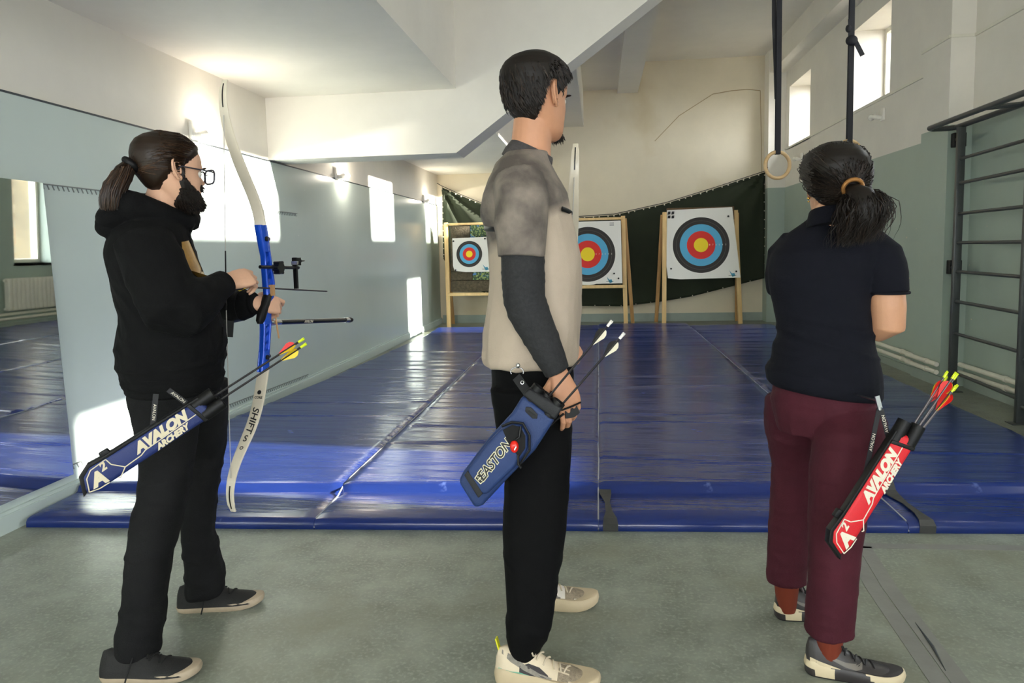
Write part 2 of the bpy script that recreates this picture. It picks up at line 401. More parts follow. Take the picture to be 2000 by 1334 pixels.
M_dark2 = mat('grey_glue_line', (122, 128, 126), 0.6)
strip(3.33, 6.47, 1.65, 1.645, 'toothed grey mounting strip across the middle of the green wall panel')
strip(3.42, 6.55, 0.175, 0.11, 'toothed grey mounting strip low on the green wall panel')
# white chipped marks below the panel top are in the paint; small wall plugs
# ------------------------------------------------------------------ bare-bulb wall lamps
def wall_lamp(y, z, label, lit, x=-2.812, s=1, zb=0.0):
    t = thing('wall_lamp', label, 'lamp', (x, y, z), 'bare bulb wall lamps')
    g = G(); g.box((x if s > 0 else x-0.03, y-0.05, z-0.065), (x+0.03 if s > 0 else x, y+0.05, z+0.065)); g.obj('base_plate', M_porcelain, t, bevel=0.012)
    g = G(); dy = 0.05
    g.tube([(x+0.02*s, y, z-0.03), (x+0.06*s, y, z-0.03), (x+0.075*s, y+dy, z-0.012)], [0.02, 0.024, 0.026], 12); g.obj('socket', M_porcelain, t)
    g = G(); c = Vector((x+0.085*s, y+dy+0.07, z-0.01))
    g.sphere(c, 0.034, 16, 12); g.tube([(x+0.075*s, y+dy, z-0.012), (x+0.083*s, y+dy+0.045, z-0.01)], [0.018, 0.026], 12)
    b = g.obj('bulb', M_bulb if lit else M_bulb_off, t)
    if lit:
        l = bpy.data.lights.new('lamp_light', 'POINT'); l.energy = lit; l.color = (1.0, 0.90, 0.74); l.shadow_soft_size = 0.03
        lo = bpy.data.objects.new('lamp_light', l); COL.objects.link(lo); lo.location = c+Vector((0.05*s, 0.02, 0))
    return t
wall_lamp(4.80, 2.15, 'wall lamp above the man with the ponytail, its bulb glaring behind the white bow limb', 3.5)
wall_lamp(7.55, 2.13, 'wall lamp with a glowing round bulb just below the ceiling beam', 5)
wall_lamp(11.45, 2.12, 'wall lamp farthest down the left wall, near the green cloth', 2)
wall_lamp(8.15, 2.62, 'unlit wall lamp under the larger high window on the right wall', 0, x=3.0, s=-1)
wall_lamp(11.2, 2.55, 'unlit wall lamp seen through the left gymnastic ring', 0, x=3.0, s=-1)
# ------------------------------------------------------------------ gym mats
def yfront(x): return 3.17+0.052*x
def mat_strip(name, x0, x1, label, yend, seed, xl=None, xr=None):
    """a vinyl covered mat: front roll, low flap, riser, rippled top"""
    prof = [(0.0, 0.0), (-0.004, 0.012), (-0.003, 0.03), (0.006, 0.044), (0.025, 0.05), (0.12, 0.054), (0.25, 0.054), (0.345, 0.052), (0.36, 0.058), (0.375, 0.084), (0.392, 0.094), (0.42, 0.095)]
    L = yend-yfront((x0+x1)/2)
    n2 = 420
    for k in range(1, n2): prof.append((0.42+(L-0.46)*(k/n2)**1.25, 0.095))
    prof += [(L-0.03, 0.09), (L-0.008, 0.07), (L, 0.04), (L, 0.0)]
    nx = 44; rows = []
    for s_, z in prof:
        row = []
        for i in range(nx+1):
            u = i/nx; yy = yfront(x0+(x1-x0)*u)+s_
            a = xl(yy) if xl else x0; b = xr(yy) if xr else x1
            x = a+(b-a)*u
            p = Vector((x, yy, 0)); zz = z
            if s_ > 0.45 and s_ < L-0.05:
                amp = min(1, (s_-0.45)/0.5)
                r1 = noise.noise(Vector((x*0.35+seed, yy*3.1, seed)))
                r2 = noise.noise(Vector((x*1.6+seed, yy*7.5, seed+3)))
                r3 = noise.noise(Vector((x*2.2, yy*2.2, seed+9)))
                cr = max(0, 1-abs(noise.noise(Vector((x*0.18+seed*2, yy*1.9, seed+20))))*9)
                zz += amp*(0.0045*r1+0.0022*r2+0.003*r3+0.007*cr)
            elif 0.03 < s_ < 0.33:
                zz += 0.003*noise.noise(Vector((x*1.3, yy*5, seed)))
            e = min(u, 1-u)*(x1-x0)
            if e < 0.03: zz = zz*(0.90+0.10*math.sqrt(max(0, 1-(1-e/0.03)**2)))
            row.append((x, yy, max(zz, 0.0)))
        rows.append(row)
    g = G(); v = [p for r in rows for p in r]; m = nx+1
    g.add(v, [(i*m+j, i*m+j+1, (i+1)*m+j+1, (i+1)*m+j) for i in range(len(rows)-1) for j in range(nx)])
    # skirts down to the floor and a bottom
    b = []
    for side in (0, nx):
        o = []
        for r in rows: o.append(r[side]); o.append((r[side][0], r[side][1], 0.0))
        f = [(2*i, 2*i+1, 2*i+3, 2*i+2) if side else (2*i, 2*i+2, 2*i+3, 2*i+1) for i in range(len(rows)-1)]
        b.append((o, f))
    for o, f in b: g.add(o, f)
    t = thing(name, label, 'mat', ((x0+x1)/2, yfront((x0+x1)/2), 0), 'blue gym mats on the floor')
    o = g.obj('cover', M_vinyl, t, sharp=60)
    return t
def left_edge(y): return np.interp(y, [3.0, 3.5, 4.8, 6.5, 10.0, 11.0], [-2.74, -2.76, -2.70, -2.58, -2.46, -2.52])
m1 = mat_strip('gym_mat', -2.7, -1.331, 'blue vinyl gym mat along the left wall, sunlit at its front', 11.0, 1.3, xl=left_edge)
m2 = mat_strip('gym_mat', -1.329, -0.016, 'blue vinyl gym mat between the ponytailed man and the tall man', 11.1, 5.1)
m3 = mat_strip('gym_mat', -0.014, 1.338, 'blue vinyl gym mat in front of the middle target, grey strap at its left corner', 11.3, 8.7)
m4 = mat_strip('gym_mat', 1.340, 2.55, 'blue vinyl gym mat along the right wall beside the heating pipes', 11.0, 12.9)
def strap_on(x, wob, par, far):
    g = G(); y = yfront(x); P = [(0, 0.0, -0.006), (0.0, 0.03, -0.008), (0.1*0+0.012, 0.052, 0), (0.08, 0.058, 0), (0.2, 0.059, 0), (0.32, 0.058, 0), (0.36, 0.066, 0)]
    if far: P += [(0.39, 0.1, 0), (0.5, 0.101, 0)]
    L = [Vector((x+wob*(q[0]), y+q[0]+q[2], q[1]+0.002)) for q in P]; w = [0.034, 0.034, 0.03, 0.016, 0.012, 0.028, 0.03, 0.03, 0.03]
    v = []
    for p, ww in zip(L, w): v += [p+Vector((-ww, 0, 0)), p+Vector((ww, 0, 0)), p+Vector((ww, 0, 0.004)), p+Vector((-ww, 0, 0.004))]
    rings = [v[4*i:4*i+4] for i in range(len(L))]
    g.rings(rings); g.obj('strap', M_strap, par, smooth=False)
strap_on(0.04, -0.06, m3, False); strap_on(1.42, -0.06, m4, True)
# white seam threads between the mats
for x, par in ((-1.33, m2), (-0.015, m3), (1.34, m4)):
    g = G(); y0 = yfront(x)
    g.tube([(x, y0-0.004, 0.01), (x, y0+0.03, 0.046), (x, y0+0.3, 0.05), (x, y0+0.38, 0.075), (x, y0+0.5, 0.086)]+[(x+0.006*noise.noise(Vector((k*0.7, x, 0))), y0+0.5+k*0.35, 0.088) for k in range(1, 21)], 0.004, 6)
    g.obj('seam', mat('pale_seam_thread', (150, 152, 158), 0.6) if 'pale_seam_thread' not in MATS else MATS['pale_seam_thread'], par)
# ------------------------------------------------------------------ cloth tape on the floor
def tape(pts, w, label):
    g = G(); g_ = []
    v = []
    for i, p in enumerate(pts):
        a = Vector(pts[max(i-1, 0)]); b = Vector(pts[min(i+1, len(pts)-1)]); t = (b-a).normalized(); n_ = Vector((-t.y, t.x, 0))
        h = 0.0015
        for s_, z in ((-1, 0.0), (1, 0.0), (1, h), (-1, h)): v.append(Vector(p)+n_*(s_*w/2)+Vector((0, 0, z)))
    g.rings([v[4*i:4*i+4] for i in range(len(pts))])
    tag(g.obj('floor_tape', M_tape, smooth=False), label, 'tape', 'grey tape strips on the floor')
tape([(1.10, 3.08, 0), (1.06, 2.7, 0.0), (1.045, 2.4, 0), (1.03, 2.1, 0.0), (1.01, 1.7, 0)], 0.055, 'right-hand strip of grey cloth tape running towards the camera beside the woman')
tape([(1.03, 2.95, 0), (1.0, 2.7, 0.0), (0.985, 2.4, 0), (0.97, 2.1, 0.0), (0.95, 1.7, 0)], 0.055, 'left-hand strip of grey cloth tape nearest the black shoe of the woman')
tape([(1.05, 3.085, 0), (1.8, 3.11, 0), (2.6, 3.14, 0)], 0.05, 'grey cloth tape strip running across the floor in front of the right mat')
g = G(); g.tube([(1.045, 2.45, 0.002), (1.035, 2.3, 0.003), (1.015, 2.17, 0.002)], [0.001, 0.005, 0.001], 6); tag(g.obj('tape_tear', M_dark), 'dark open tear between the two grey tape strips', 'tear')
# ------------------------------------------------------------------ wall bars on the right
t = thing('wall_bars', 'dark grey iron wall bars on the right wall with an overhanging top rail', 'climbing frame', (2.95, 5.9, 0))
for (y, x) in ((6.42, 2.97), (5.28, 2.89), (4.1, 2.89)):
    g = G(); g.box((x-0.03, y-0.02, 0.0), (x+0.03, y+0.02, 2.21)); g.box((x-0.07, y-0.05, 0), (x+0.07, y+0.05, 0.008)); g.obj('post', M_iron, t, bevel=0.006)
for z in (1.95, 1.75, 1.5, 1.26, 1.02, 0.77, 0.5, 0.17):
    g = G(); g.tube([(2.97, 6.42, z), (2.89, 5.28, z)], 0.0135, 10); g.obj('rung', M_iron, t)
    g = G(); g.tube([(2.89, 5.28, z-0.05), (2.89, 4.1, z-0.05)], 0.0135, 10); g.obj('rung', M_iron, t)
for x in (2.78, 2.99):
    g = G(); g.tube([(x, 6.55, 2.225), (x-0.05, 4.0, 2.225)], 0.022, 10); g.obj('top_rail', M_iron, t)
g = G(); g.tube([(2.78, 6.55, 2.225), (2.82, 6.60, 2.225), (2.95, 6.60, 2.225), (2.99, 6.55, 2.225)], 0.022, 10); g.obj('rail_end', M_iron, t)
for y in (5.65, 4.9): 
    g = G(); g.tube([(2.77, y, 2.225), (2.97, y-0.1, 2.225)], 0.018, 8); g.obj('cross_bar', M_iron, t)
for z in (2.13, 1.05):
    g = G(); g.box((3.0, 6.60, z-0.06), (3.10, 6.672, z+0.06)); g.tube([(2.97, 6.45, z), (3.03, 6.62, z)], 0.018, 8); g.obj('bracket', M_black, t, bevel=0.006)
# ------------------------------------------------------------------ gymnastic rings on webbing
M_ringwood = mat('ring_wood', (196, 164, 118), 0.4, var=(5, 0.12), stretch=(1, 1, 8))
M_web = mat('black_webbing', (20, 20, 26), 0.75, bump=(200, 0.2))
def gym_ring(x, zc, label, knot):
    y = 6.0; t = thing('gymnastic_ring', label, 'gymnastic ring', (x, y, zc-0.118), 'wooden gymnastic rings on black straps')
    g = G(); R, r = 0.103, 0.0145; A = math.radians(15); n, m = 40, 12
    rings = []
    for i in range(n):
        a = 2*math.pi*i/n; d = Vector((math.cos(a)*math.cos(A), math.cos(a)*math.sin(A), math.sin(a))); nn = Vector((-math.sin(A), math.cos(A), 0))
        rings.append([Vector((x, y, zc))+d*(R+r*math.cos(2*math.pi*k/m))+nn*(r*math.sin(2*math.pi*k/m)) for k in range(m)])
    g.rings(rings, closed=True); g.obj('ring', M_ringwood, t)
    g = G(); top = zc+R
    g.bar((x, y-0.02, top-0.016), (x-0.005, y-0.004, 4.357), 0.038, 0.003, up=(0, 1, 0)); g.bar((x, y+0.02, top-0.016), (x-0.005, y+0.004, 4.357), 0.038, 0.003, up=(0, 1, 0))
    g.bar((x, y-0.02, top-0.017), (x, y+0.02, top-0.017), 0.038, 0.003)
    g.obj('strap', M_web, t, smooth=False)
    g = G()
    if knot:
        z = zc+0.86
        g.sphere((x-0.005, y-0.02, z), (0.045, 0.03, 0.04)); g.sphere((x-0.03, y-0.02, z+0.09), (0.022, 0.02, 0.03))
        g.bar((x-0.012, y-0.02, z), (x-0.02, y-0.02, z+0.16), 0.03, 0.006, up=(0, 1, 0)); g.bar((x+0.005, y-0.025, z+0.02), (x+0.075, y-0.03, z-0.12), 0.036, 0.004, up=(0, 1, 0))
        g.obj('strap_knot', M_web, t)
    else:
        pts = [(x-0.03, y, 4.35), (x-0.045, y, 3.4), (x-0.04, y, 3.0), (x-0.02, y, 2.6), (x-0.014, y, 2.42)]
        g.tube(pts, [(0.003, 0.016)]*5, 8, up=(0, 1, 0)); g.obj('loose_strap_end', M_web, t)
    return t
gym_ring(1.415, 1.905, 'wooden gymnastic ring hanging free to the left of the woman', False)
gym_ring(1.955, 1.972, 'wooden gymnastic ring half hidden behind the head of the woman, its strap knotted', True)
# ------------------------------------------------------------------ people: builders
def V3(*a): return Vector(a)
def az(deg, z=0.0): a = math.radians(deg); return Vector((math.cos(a), math.sin(a), z))
HEAD = [  # z, front, back, half width  (m, chin at 0, ears at x = 0)
 (0.000, .070, .030, .018), (0.010, .086, .010, .036), (0.025, .093, -.012, .049), (0.045, .093, -.034, .057), (0.065, .093, -.055, .063),
 (0.085, .092, -.074, .067), (0.105, .088, -.088, .071), (0.120, .087, -.095, .073), (0.138, .093, -.100, .076), (0.158, .092, -.103, .078),
 (0.178, .085, -.101, .0765), (0.196, .070, -.092, .069), (0.211, .047, -.074, .056), (0.222, .020, -.050, .038), (0.228, -.003, -.030, .020), (0.230, -.012, -.018, .006)]
def head_geo(sc=1.0, grow=0.0):
    z = np.array([h[0] for h in HEAD]); fr = [h[1] for h in HEAD]; bk = [h[2] for h in HEAD]; hw = [h[3] for h in HEAD]
    zz = np.concatenate([np.linspace(0, 0.2, 52), np.linspace(0.203, 0.2295, 12)]); N = 56; rings = []
    for q in zz:
        f, b, w = np.interp(q, z, fr), np.interp(q, z, bk), np.interp(q, z, hw); r = []
        xc = min(0.0, (f+b)/2) if q < 0.2 else (f+b)/2
        xc = np.interp(q, [0, 0.03, 0.08, 0.2, 0.23], [0.045, 0.02, -0.005, -0.008, -0.015])
        for k in range(N):
            t = 2*math.pi*k/N; c, s = math.cos(t), math.sin(t)
            n = 2.25 if c > 0 else 2.1
            x = xc+(f-xc if c > 0 else xc-b)*math.copysign(abs(c)**(2/n), c); y = w*math.copysign(abs(s)**(2/n), s)
            if c > 0:
                nose = np.interp(q, [.080, .086, .093, .110, .128, .136], [0, .55, 1, .55, .18, 0])*.027*math.exp(-(y/(.0095+.004*(q < .098)))**2)
                al = .008*math.exp(-((abs(y)-.014)/.006)**2-((q-.088)/.006)**2)
                eye = -.010*math.exp(-((abs(y)-.032)/.015)**2-((q-.117)/.011)**2)
                brow = .0045*math.exp(-((q-.134)/.007)**2-(y/.05)**4)
                lip = .007*math.exp(-(y/.022)**2)*(math.exp(-((q-.063)/.005)**2)+.9*math.exp(-((q-.050)/.006)**2))-.005*math.exp(-(y/.024)**2-((q-.0565)/.0022)**2)
                chin = .006*math.exp(-(y/.018)**2-((q-.018)/.012)**2)
                cheek = .004*math.exp(-((abs(y)-.045)/.018)**2-((q-.095)/.02)**2)
                x += nose+al+eye+brow+lip+chin+cheek
            r.append(Vector((x, y, q))*sc)
        rings.append(r)
    return rings
def ear_geo(sc, side):
    """one ear in head coordinates; side +1 = left"""
    g = G(); c = Vector((-.004, .074*side, .118)); A = math.radians(28)
    ax = Vector((-math.cos(A), math.sin(A)*side, 0)); up = Vector((-.25, .05*side, 1)).normalized(); nn = ax.cross(up).normalized()*side
    def P(u, v, w): return (c+ax*u+up*v+nn*w)*sc
    rim = [P(.014+.017*math.cos(t)*(1.0 if math.sin(t) > -.3 else .75), .031*math.sin(t), .002) for t in np.linspace(-1.9, 3.6, 26)]
    g.tube(rim, [.0035*sc]*26, 8)
    inner = [P(.012+.009*math.cos(t), .004+.019*math.sin(t), .001) for t in np.linspace(-1.6, 2.0, 16)]
    g.tube(inner, [.003*sc]*16, 8)
    disc = [[P(.013+r*.017*math.cos(t), r*.031*math.sin(t), (.0-.006*(1-r))*1.0) for t in np.linspace(0, 2*math.pi, 24, endpoint=False)] for r in (.05, .4, .75, 1.0)]
    back = [[P(.012+r*.015*math.cos(t), r*.028*math.sin(t), -.008) for t in np.linspace(0, 2*math.pi, 24, endpoint=False)] for r in (1.0, .05)]
    g.rings(disc+back)
    g.sphere(P(.004, -.027, .0), (.007*sc, .006*sc, .009*sc), 10, 8)
    g.sphere(P(-.004, -.004, .0), (.006*sc, .005*sc, .010*sc), 10, 8)
    return g
def xf(g, M):
    g.v = [tuple(M @ Vector(p)) for p in g.v]; return g
def headM(loc, azd, pitch, roll=0):
    a = math.radians(azd)
    M = Matrix.Rotation(a, 4, 'Z') @ Matrix.Rotation(math.radians(pitch), 4, 'Y') @ Matrix.Rotation(math.radians(roll), 4, 'X')
    T = Matrix.Translation(loc); piv = Matrix.Translation((0, 0, .115))
    return T @ piv @ M @ piv.inverted()
def arm_path(a, b, c, n=5): # smooth shoulder-elbow-wrist polyline
    a, b, c = Vector(a), Vector(b), Vector(c); out = [a, a.lerp(b, .35), a.lerp(b, .7), a.lerp(b, .93).lerp(b.lerp(c, .07), .5), b.lerp(c, .12), b.lerp(c, .45), b.lerp(c, .8), c]
    return out
def hand_geo(W, X, Z, side=1, curls=None, thumb=None, sc=1.0, spread=1.0, stub=-.045):
    """W wrist, X finger direction, Z back-of-hand normal; side +1: thumb on +Y of (Z x X)"""
    X = Vector(X).normalized(); Z = Vector(Z); Z = (Z-X*Z.dot(X)).normalized(); Y = Z.cross(X)*side; W = Vector(W)
    def P(x, y, z): return W+(X*x+Y*y+Z*z)*sc
    g = G(); rings = []
    for x, w, t, zc in ((stub, .025, .019, 0), (-.01, .027, .019, 0), (.02, .033, .0175, 0), (.05, .039, .0155, .001), (.08, .041, .013, .001), (.098, .038, .0105, 0), (.104, .033, .007, 0)):
        rings.append(ell(P(x, 0.0, zc), Y, Z, w*sc, t*sc, 2.5, 20))
    g.rings(rings)
    curls = curls or [(20, 25, 15)]*4
    spec = ((.096, .029, .0088, (.044, .026, .021)), (.101, .0095, .0090, (.048, .030, .022)), (.098, -.0105, .0085, (.044, .028, .021)), (.089, -.0295, .0075, (.035, .021, .018)))
    tips = []
    for (x, y, r, seg), cu in zip(spec, curls):
        p = Vector((x-.018, y*.95, 0)); pts = [P(*p)]; p = Vector((x, y, 0)); pts.append(P(*p)); ang = 0; sp = y*1.2*spread
        rad = [r*1.05, r*1.08]
        for L, c, rr in zip(seg, cu, (1.0, .92, .8)):
            ang += math.radians(c)
            d = Vector((math.cos(ang), sp*.8, -math.sin(ang))).normalized()
            pts.append(P(*(p+d*L*.5))); rad.append(r*rr*.97); p = p+d*L; pts.append(P(*p)); rad.append(r*rr)
        rad[-1] = r*.62
        pts.append(P(*(p+d*.004))); rad.append(r*.25)
        g.tube(pts, [q*sc for q in rad], 12); tips.append(pts[-1])
    th = thumb or [(.55, .75, -.35), (.8, .5, -.4), (.95, .15, -.3)]
    p = Vector((.012, .018, -.006)); pts = [P(*p)]; rad = [.015]
    for d, L, r in zip(th, (.046, .034, .028), (.0125, .0105, .0092)):
        d = Vector(d).normalized(); pts.append(P(*(p+d*L*.5))); rad.append(r*1.05); p = p+d*L; pts.append(P(*p)); rad.append(r)
    rad[-1] *= .75; pts.append(P(*(p+d*.005))); rad.append(.003)
    g.tube(pts, [q*sc for q in rad], 12)
    return g, tips, P
def join_mesh(a, b):
    bm = bmesh.new(); bm.from_mesh(a); bm.from_mesh(b); bm.to_mesh(a); bm.free(); return a
M_eye = mat('eye_white', (226, 222, 214), 0.15); M_iris = mat('dark_iris', (52, 36, 24), 0.1)
def skin(name, col):
    return mat(name, col, 0.48, var=(22, 0.06), bump=(260, 0.04), spec=0.4)
def add_eyes(par, M, sc, brows):
    for s in (1, -1):
        g = G(); c = Vector((.074, .032*s, .117)); n = 0
        rr = .0118; N = 18
        g.sphere(c*sc, rr*sc, N, 12)
        for f in range(len(g.f)):
            p = sum((Vector(g.v[i]) for i in g.f[f]), Vector())/len(g.f[f])-c*sc
            g.mi[f] = 1 if p.x > rr*sc*.70 else 0
        xf(g, M); g.obj('eye', [M_eye, M_iris], par)
        b = G(); pts = [Vector((.0905+.006-abs(t-.03)*.25, t*s, .134+.004*math.sin((t-.012)*70)))*sc for t in np.linspace(.012, .052, 7)]
        b.tube(pts, [r*sc for r in (.002, .0038, .004, .004, .0036, .003, .001)], 8); xf(b, M); b.obj('eyebrow', brows, par)
def strands(paths, w, jit=0.0):
    g = G()
    for P in paths:
        mi = int(rng.choice([0, 0, 1, 1, 2]))
        n = len(P); rings = []
        for i, p in enumerate(P):
            t = (P[min(i+1, n-1)]-P[max(i-1, 0)]); t.normalize()
            a = t.orthogonal().normalized(); b = t.cross(a); u = i/(n-1); ww = w*(1.0 if u < .6 else 1-(u-.6)/.4*.85)
            rings.append([p+a*ww, p-a*ww*.5+b*ww*.87, p-a*ww*.5-b*ww*.87])
        g.rings(rings, True, mi)
    return g
class Scalp:
    """head surface in head coordinates, for growing hair on"""
    def __init__(s, sc):
        s.sc = sc; g = G(); g.rings(head_geo(sc)); s.g = g
        s.bvh = BVHTree.FromPolygons(g.v, g.f); s.c = Vector((-.008, 0, .13))*sc
    def at(s, d, off=0.0):
        d = Vector(d).normalized(); h = s.bvh.ray_cast(s.c, d)
        return (h[0] if h[0] else s.c+d*.09*s.sc)+d*off
    def path(s, a, b, n, off):
        """from direction a to direction b over the surface; off(t)"""
        a = Vector(a).normalized(); b = Vector(b).normalized(); out = []
        for i in range(n):
            t = i/(n-1); d = a.lerp(b, t); out.append(s.at(d, off(t)))
        return out
def hairline(p, line):
    th = abs(math.degrees(math.atan2(p.y, p.x+.008))); return np.interp(th, [q[0] for q in line], [q[1] for q in line])
def hair_cap(sc, line, thick, M, top=0.0):
    """a closed shell of hair over the region above the hairline"""
    rings = head_geo(sc); N = len(rings[0]); g0 = G(); g0.rings(rings); me = g0.mesh(); me.update()
    g = G(); nv = len(g0.v); msk = []
    no = [v.normal.copy() for v in me.vertices]
    outer = []
    for i, v in enumerate(me.vertices):
        p = v.co/sc; m = p.z-hairline(p, line); msk.append(m)
        t = -0.004 if m < 0 else min(thick(p), .0015+m*.55)
        nn = Vector((v.co.x+.008*sc, v.co.y, (v.co.z-.115*sc))).normalized()
        outer.append(v.co+nn*t*sc)
    keep = [f for f in g0.f if max(msk[i] for i in f) > -0.004]
    g.add(outer, keep); bpy.data.meshes.remove(me)
    return xf(g, M)

# clothing slices: horizontal superellipses, facing azimuth a (deg)
def slices(g, rows, a, N=30, n=2.3):
    """rows: (z, x, y, half depth along facing, half width across)"""
    U = az(a); V = az(a+90)
    g.rings([ell((x, y, z), U, V, d, w, n, N) for z, x, y, d, w in rows]); return g
def px_rows(rows, Y, k, ray=0.0):
    """(z, x0, x1, half width, y shift): depth from the profile edges, k = foreshortening of the profile"""
    return [(r[0], (r[1]+r[2])/2+ray*(r[4] if len(r) > 4 else 0), Y+(r[4] if len(r) > 4 else 0), abs(r[2]-r[1])/2*k, r[3]) for r in rows]

def shoe(par, name, heel, azd, L, m, style, flip=1):
    """flip=+1: the outer side of the shoe is its right side"""
    X = az(azd); Y = az(azd+90); O = Vector(heel); k = L/.29
    def P(x, y, z): return O+(X*x+Y*y)*k+Vector((0, 0, z*k))
    st = style['sole']; prof = style['prof']
    t = bpy.data.objects.new(name, None); COL.objects.link(t); t.parent = par; t.location = O-wloc(par)
    g = G(); rings = []
    for x, w, h, wt in prof:
        r = []
        for i in range(22):
            a = math.pi*i/21; c, s = math.cos(a), math.sin(a)
            r.append(P(x, math.copysign(abs(c)**.75, c)*(w+(wt-w)*s**1.2), st*.75+(h-st*.75)*s**.8))
        r += [P(x, -w*.6, st*.6), P(x, 0, st*.6), P(x, w*.6, st*.6)]
        rings.append(r)
    g.rings(rings)
    if 'toe' in style:
        for f in range(len(g.f)):
            c = sum((Vector(g.v[i]) for i in g.f[f]), Vector())/len(g.f[f]); lx = (c-O).dot(X)/k; lz = c.z/k; ly = abs((c-O).dot(Y)/k)
            g.mi[f] = style['toe'](lx, ly, lz)
    g.obj('upper', m['upper'], t)
    g = G(); o_ = style['outline']; out = []
    for i in range(len(o_)):
        p0, p1, p2, p3 = [np.array(o_[(i+q) % len(o_)]) for q in (-1, 0, 1, 2)]
        for u in (0, .25, .5, .75): out.append(tuple(.5*((2*p1)+(-p0+p2)*u+(2*p0-5*p1+4*p2-p3)*u*u+(-p0+3*p1-3*p2+p3)*u**3)))
   
    lo = [(x, y*.94, 0.0+style.get('spring', .012)*max(0, (x-.22)/.07)**2) for x, y in out]; rr = []
    for zf, grow in ((0.0, .93), (.12, 1.0), (.55, 1.04), (.9, 1.0), (1.0, .93)):
        rr.append([P(.145+(x-.145)*(1+(grow-1)*.5), y*grow, lz+(style['solez'](x))*zf) for (x, y), (_, _, lz) in zip(out, lo)])
    g.rings(rr)
    if 'sole_mi' in style:
        for f in range(len(g.f)):
            c = sum((Vector(g.v[i]) for i in g.f[f]), Vector())/len(g.f[f]); g.mi[f] = style['sole_mi']((c-O).dot(X)/k, c.z/k)
    g.obj('sole', m['sole'], t)
    def side(x, z):
        w = np.interp(x, [q[0] for q in prof], [q[1] for q in prof]); h = np.interp(x, [q[0] for q in prof], [q[2] for q in prof]); wt = np.interp(x, [q[0] for q in prof], [q[3] for q in prof])
        s = min(.999, max(0, (z-st*.75)/(h-st*.75)))**1.25; a = math.asin(s); c = math.cos(a)
        return (c**.75)*(w+(wt-w)*s**1.2)
    def topz(x): return np.interp(x, [q[0] for q in prof], [q[2] for q in prof])
    def stripe(nm, pts, mm, off=.0015):
        for sd in (-1, 1):
            g = G(); v = []; f = []
            for x, z0, z1 in pts:
                for q in range(4):
                    z = z0+(z1-z0)*q/3; v.append(P(x, sd*(side(x, z)+off), z))
            n = len(pts)
            for i in range(n-1):
                for q in range(3): f.append((i*4+q, i*4+q+1, (i+1)*4+q+1, (i+1)*4+q))
            g.add(v, f); g.obj(nm, mm, t)
    for nm, pts, mm in style.get('stripes', []): stripe(nm, pts, mm)
    g = G()
    for x in np.linspace(*style['lace'], style.get('nlace', 6)):
        ww = .021; pts = []
        for q in np.linspace(-1, 1, 7):
            zz = topz(x)+.002-.008*q*q; pts.append(P(x+.006*q*(-1)**int(x*1000), q*ww, zz))
        g.tube(pts, .0028*k, 6)
    x0 = style['lace'][0]
    for sg in (1, -1):
        g.tube([P(x0, .004*sg, topz(x0)+.004), P(x0-.004, .018*sg, topz(x0)+.014), P(x0+.006, .032*sg, topz(x0)+.004), P(x0+.01, .02*sg, topz(x0)-.002), P(x0+.004, .0, topz(x0)+.004)], .0024*k, 6)
        if style.get('drape'): g.tube([P(x0, .006*sg, topz(x0)+.004), P(x0+.004, .034*sg, topz(x0)-.01), P(x0-.006, .052*sg, .035), P(x0-.012, .062*sg, .006)], .0024*k, 6)
    g.obj('laces', m['lace'], t)
    g = G(); xt = style['lace'][0]-.02
    g.rings([ell(P(xt+.012, 0, topz(xt)-.005), Y, X, .02*k, .005*k, 3, 14), ell(P(xt+.004, 0, topz(xt)+.014), Y, X, .022*k, .005*k, 3, 14), ell(P(xt-.002, 0, topz(xt)+.024), Y, X, .019*k, .004*k, 3, 14)])
    g.obj('tongue', m['tongue'], t)
    if 'tab' in style:
        g = G(); g.bar(P(.012, 0, .088), P(.003, 0, .122), .018, .004, up=X); g.obj('heel_tab', style['tab'], t)
    return t
OUT = [(.0, 0), (.004, -.02), (.02, -.033), (.06, -.038), (.11, -.041), (.16, -.048), (.205, -.051), (.245, -.045), (.272, -.033), (.288, -.014), (.290, 0)]
OUT = OUT+[(x, -y) for x, y in OUT[-2:0:-1]]
PROF = [(.003, .018, .065, .012), (.010, .028, .085, .016), (.03, .034, .092, .022), (.06, .036, .086, .026), (.095, .038, .088, .026), (.12, .041, .082, .022), (.15, .045, .068, .022), (.18, .048, .057, .024), (.21, .049, .050, .026), (.24, .044, .044, .024), (.262, .035, .037, .018), (.277, .023, .030, .01), (.286, .01, .024, .004)]

# ------------------------------------------------------------------ person 1: man with ponytail and glasses, at the left
def hair_set(name, col, rough):
    return [mat(name+'_'+k, tuple(v*f for v in col), rough, spec=.3, var=(40, .3)) for k, f in (('base', .8), ('mid', 1.05), ('light', 1.6))]
M_hair1 = mat('dark_brown_hair', (48, 33, 22), 0.42, var=(40, 0.35), spec=0.4)
M_hair2 = mat('very_dark_hair', (42, 32, 24), 0.5, var=(40, 0.35), spec=0.35)
M_hair3 = mat('dark_hair', (38, 28, 21), 0.4, var=(40, 0.35), spec=0.45)
M_hoodie = mat('black_fleece', (9, 9, 10), 0.9, var=(30, 0.12), bump=(220, 0.15), spec=0.2)
M_jeans = mat('washed_black_denim', (21, 21, 22), 0.85, spec=0.2, var=(5, 0.28), bump=(350, 0.25))
M_gold = mat('gold_foil_print', (172, 132, 58), 0.35, metal=0.6, var=(30, 0.3))
M_skin1 = skin('skin_fair', (214, 168, 140)); M_skin2 = skin('skin_tan', (196, 142, 110)); M_skin3 = skin('skin_olive', (192, 142, 110))
M_lens = mat('spectacle_lens', (255, 255, 255), 0.0, trans=1.0); M_lens.node_tree.nodes['Principled BSDF'].inputs['IOR'].default_value = 1.01
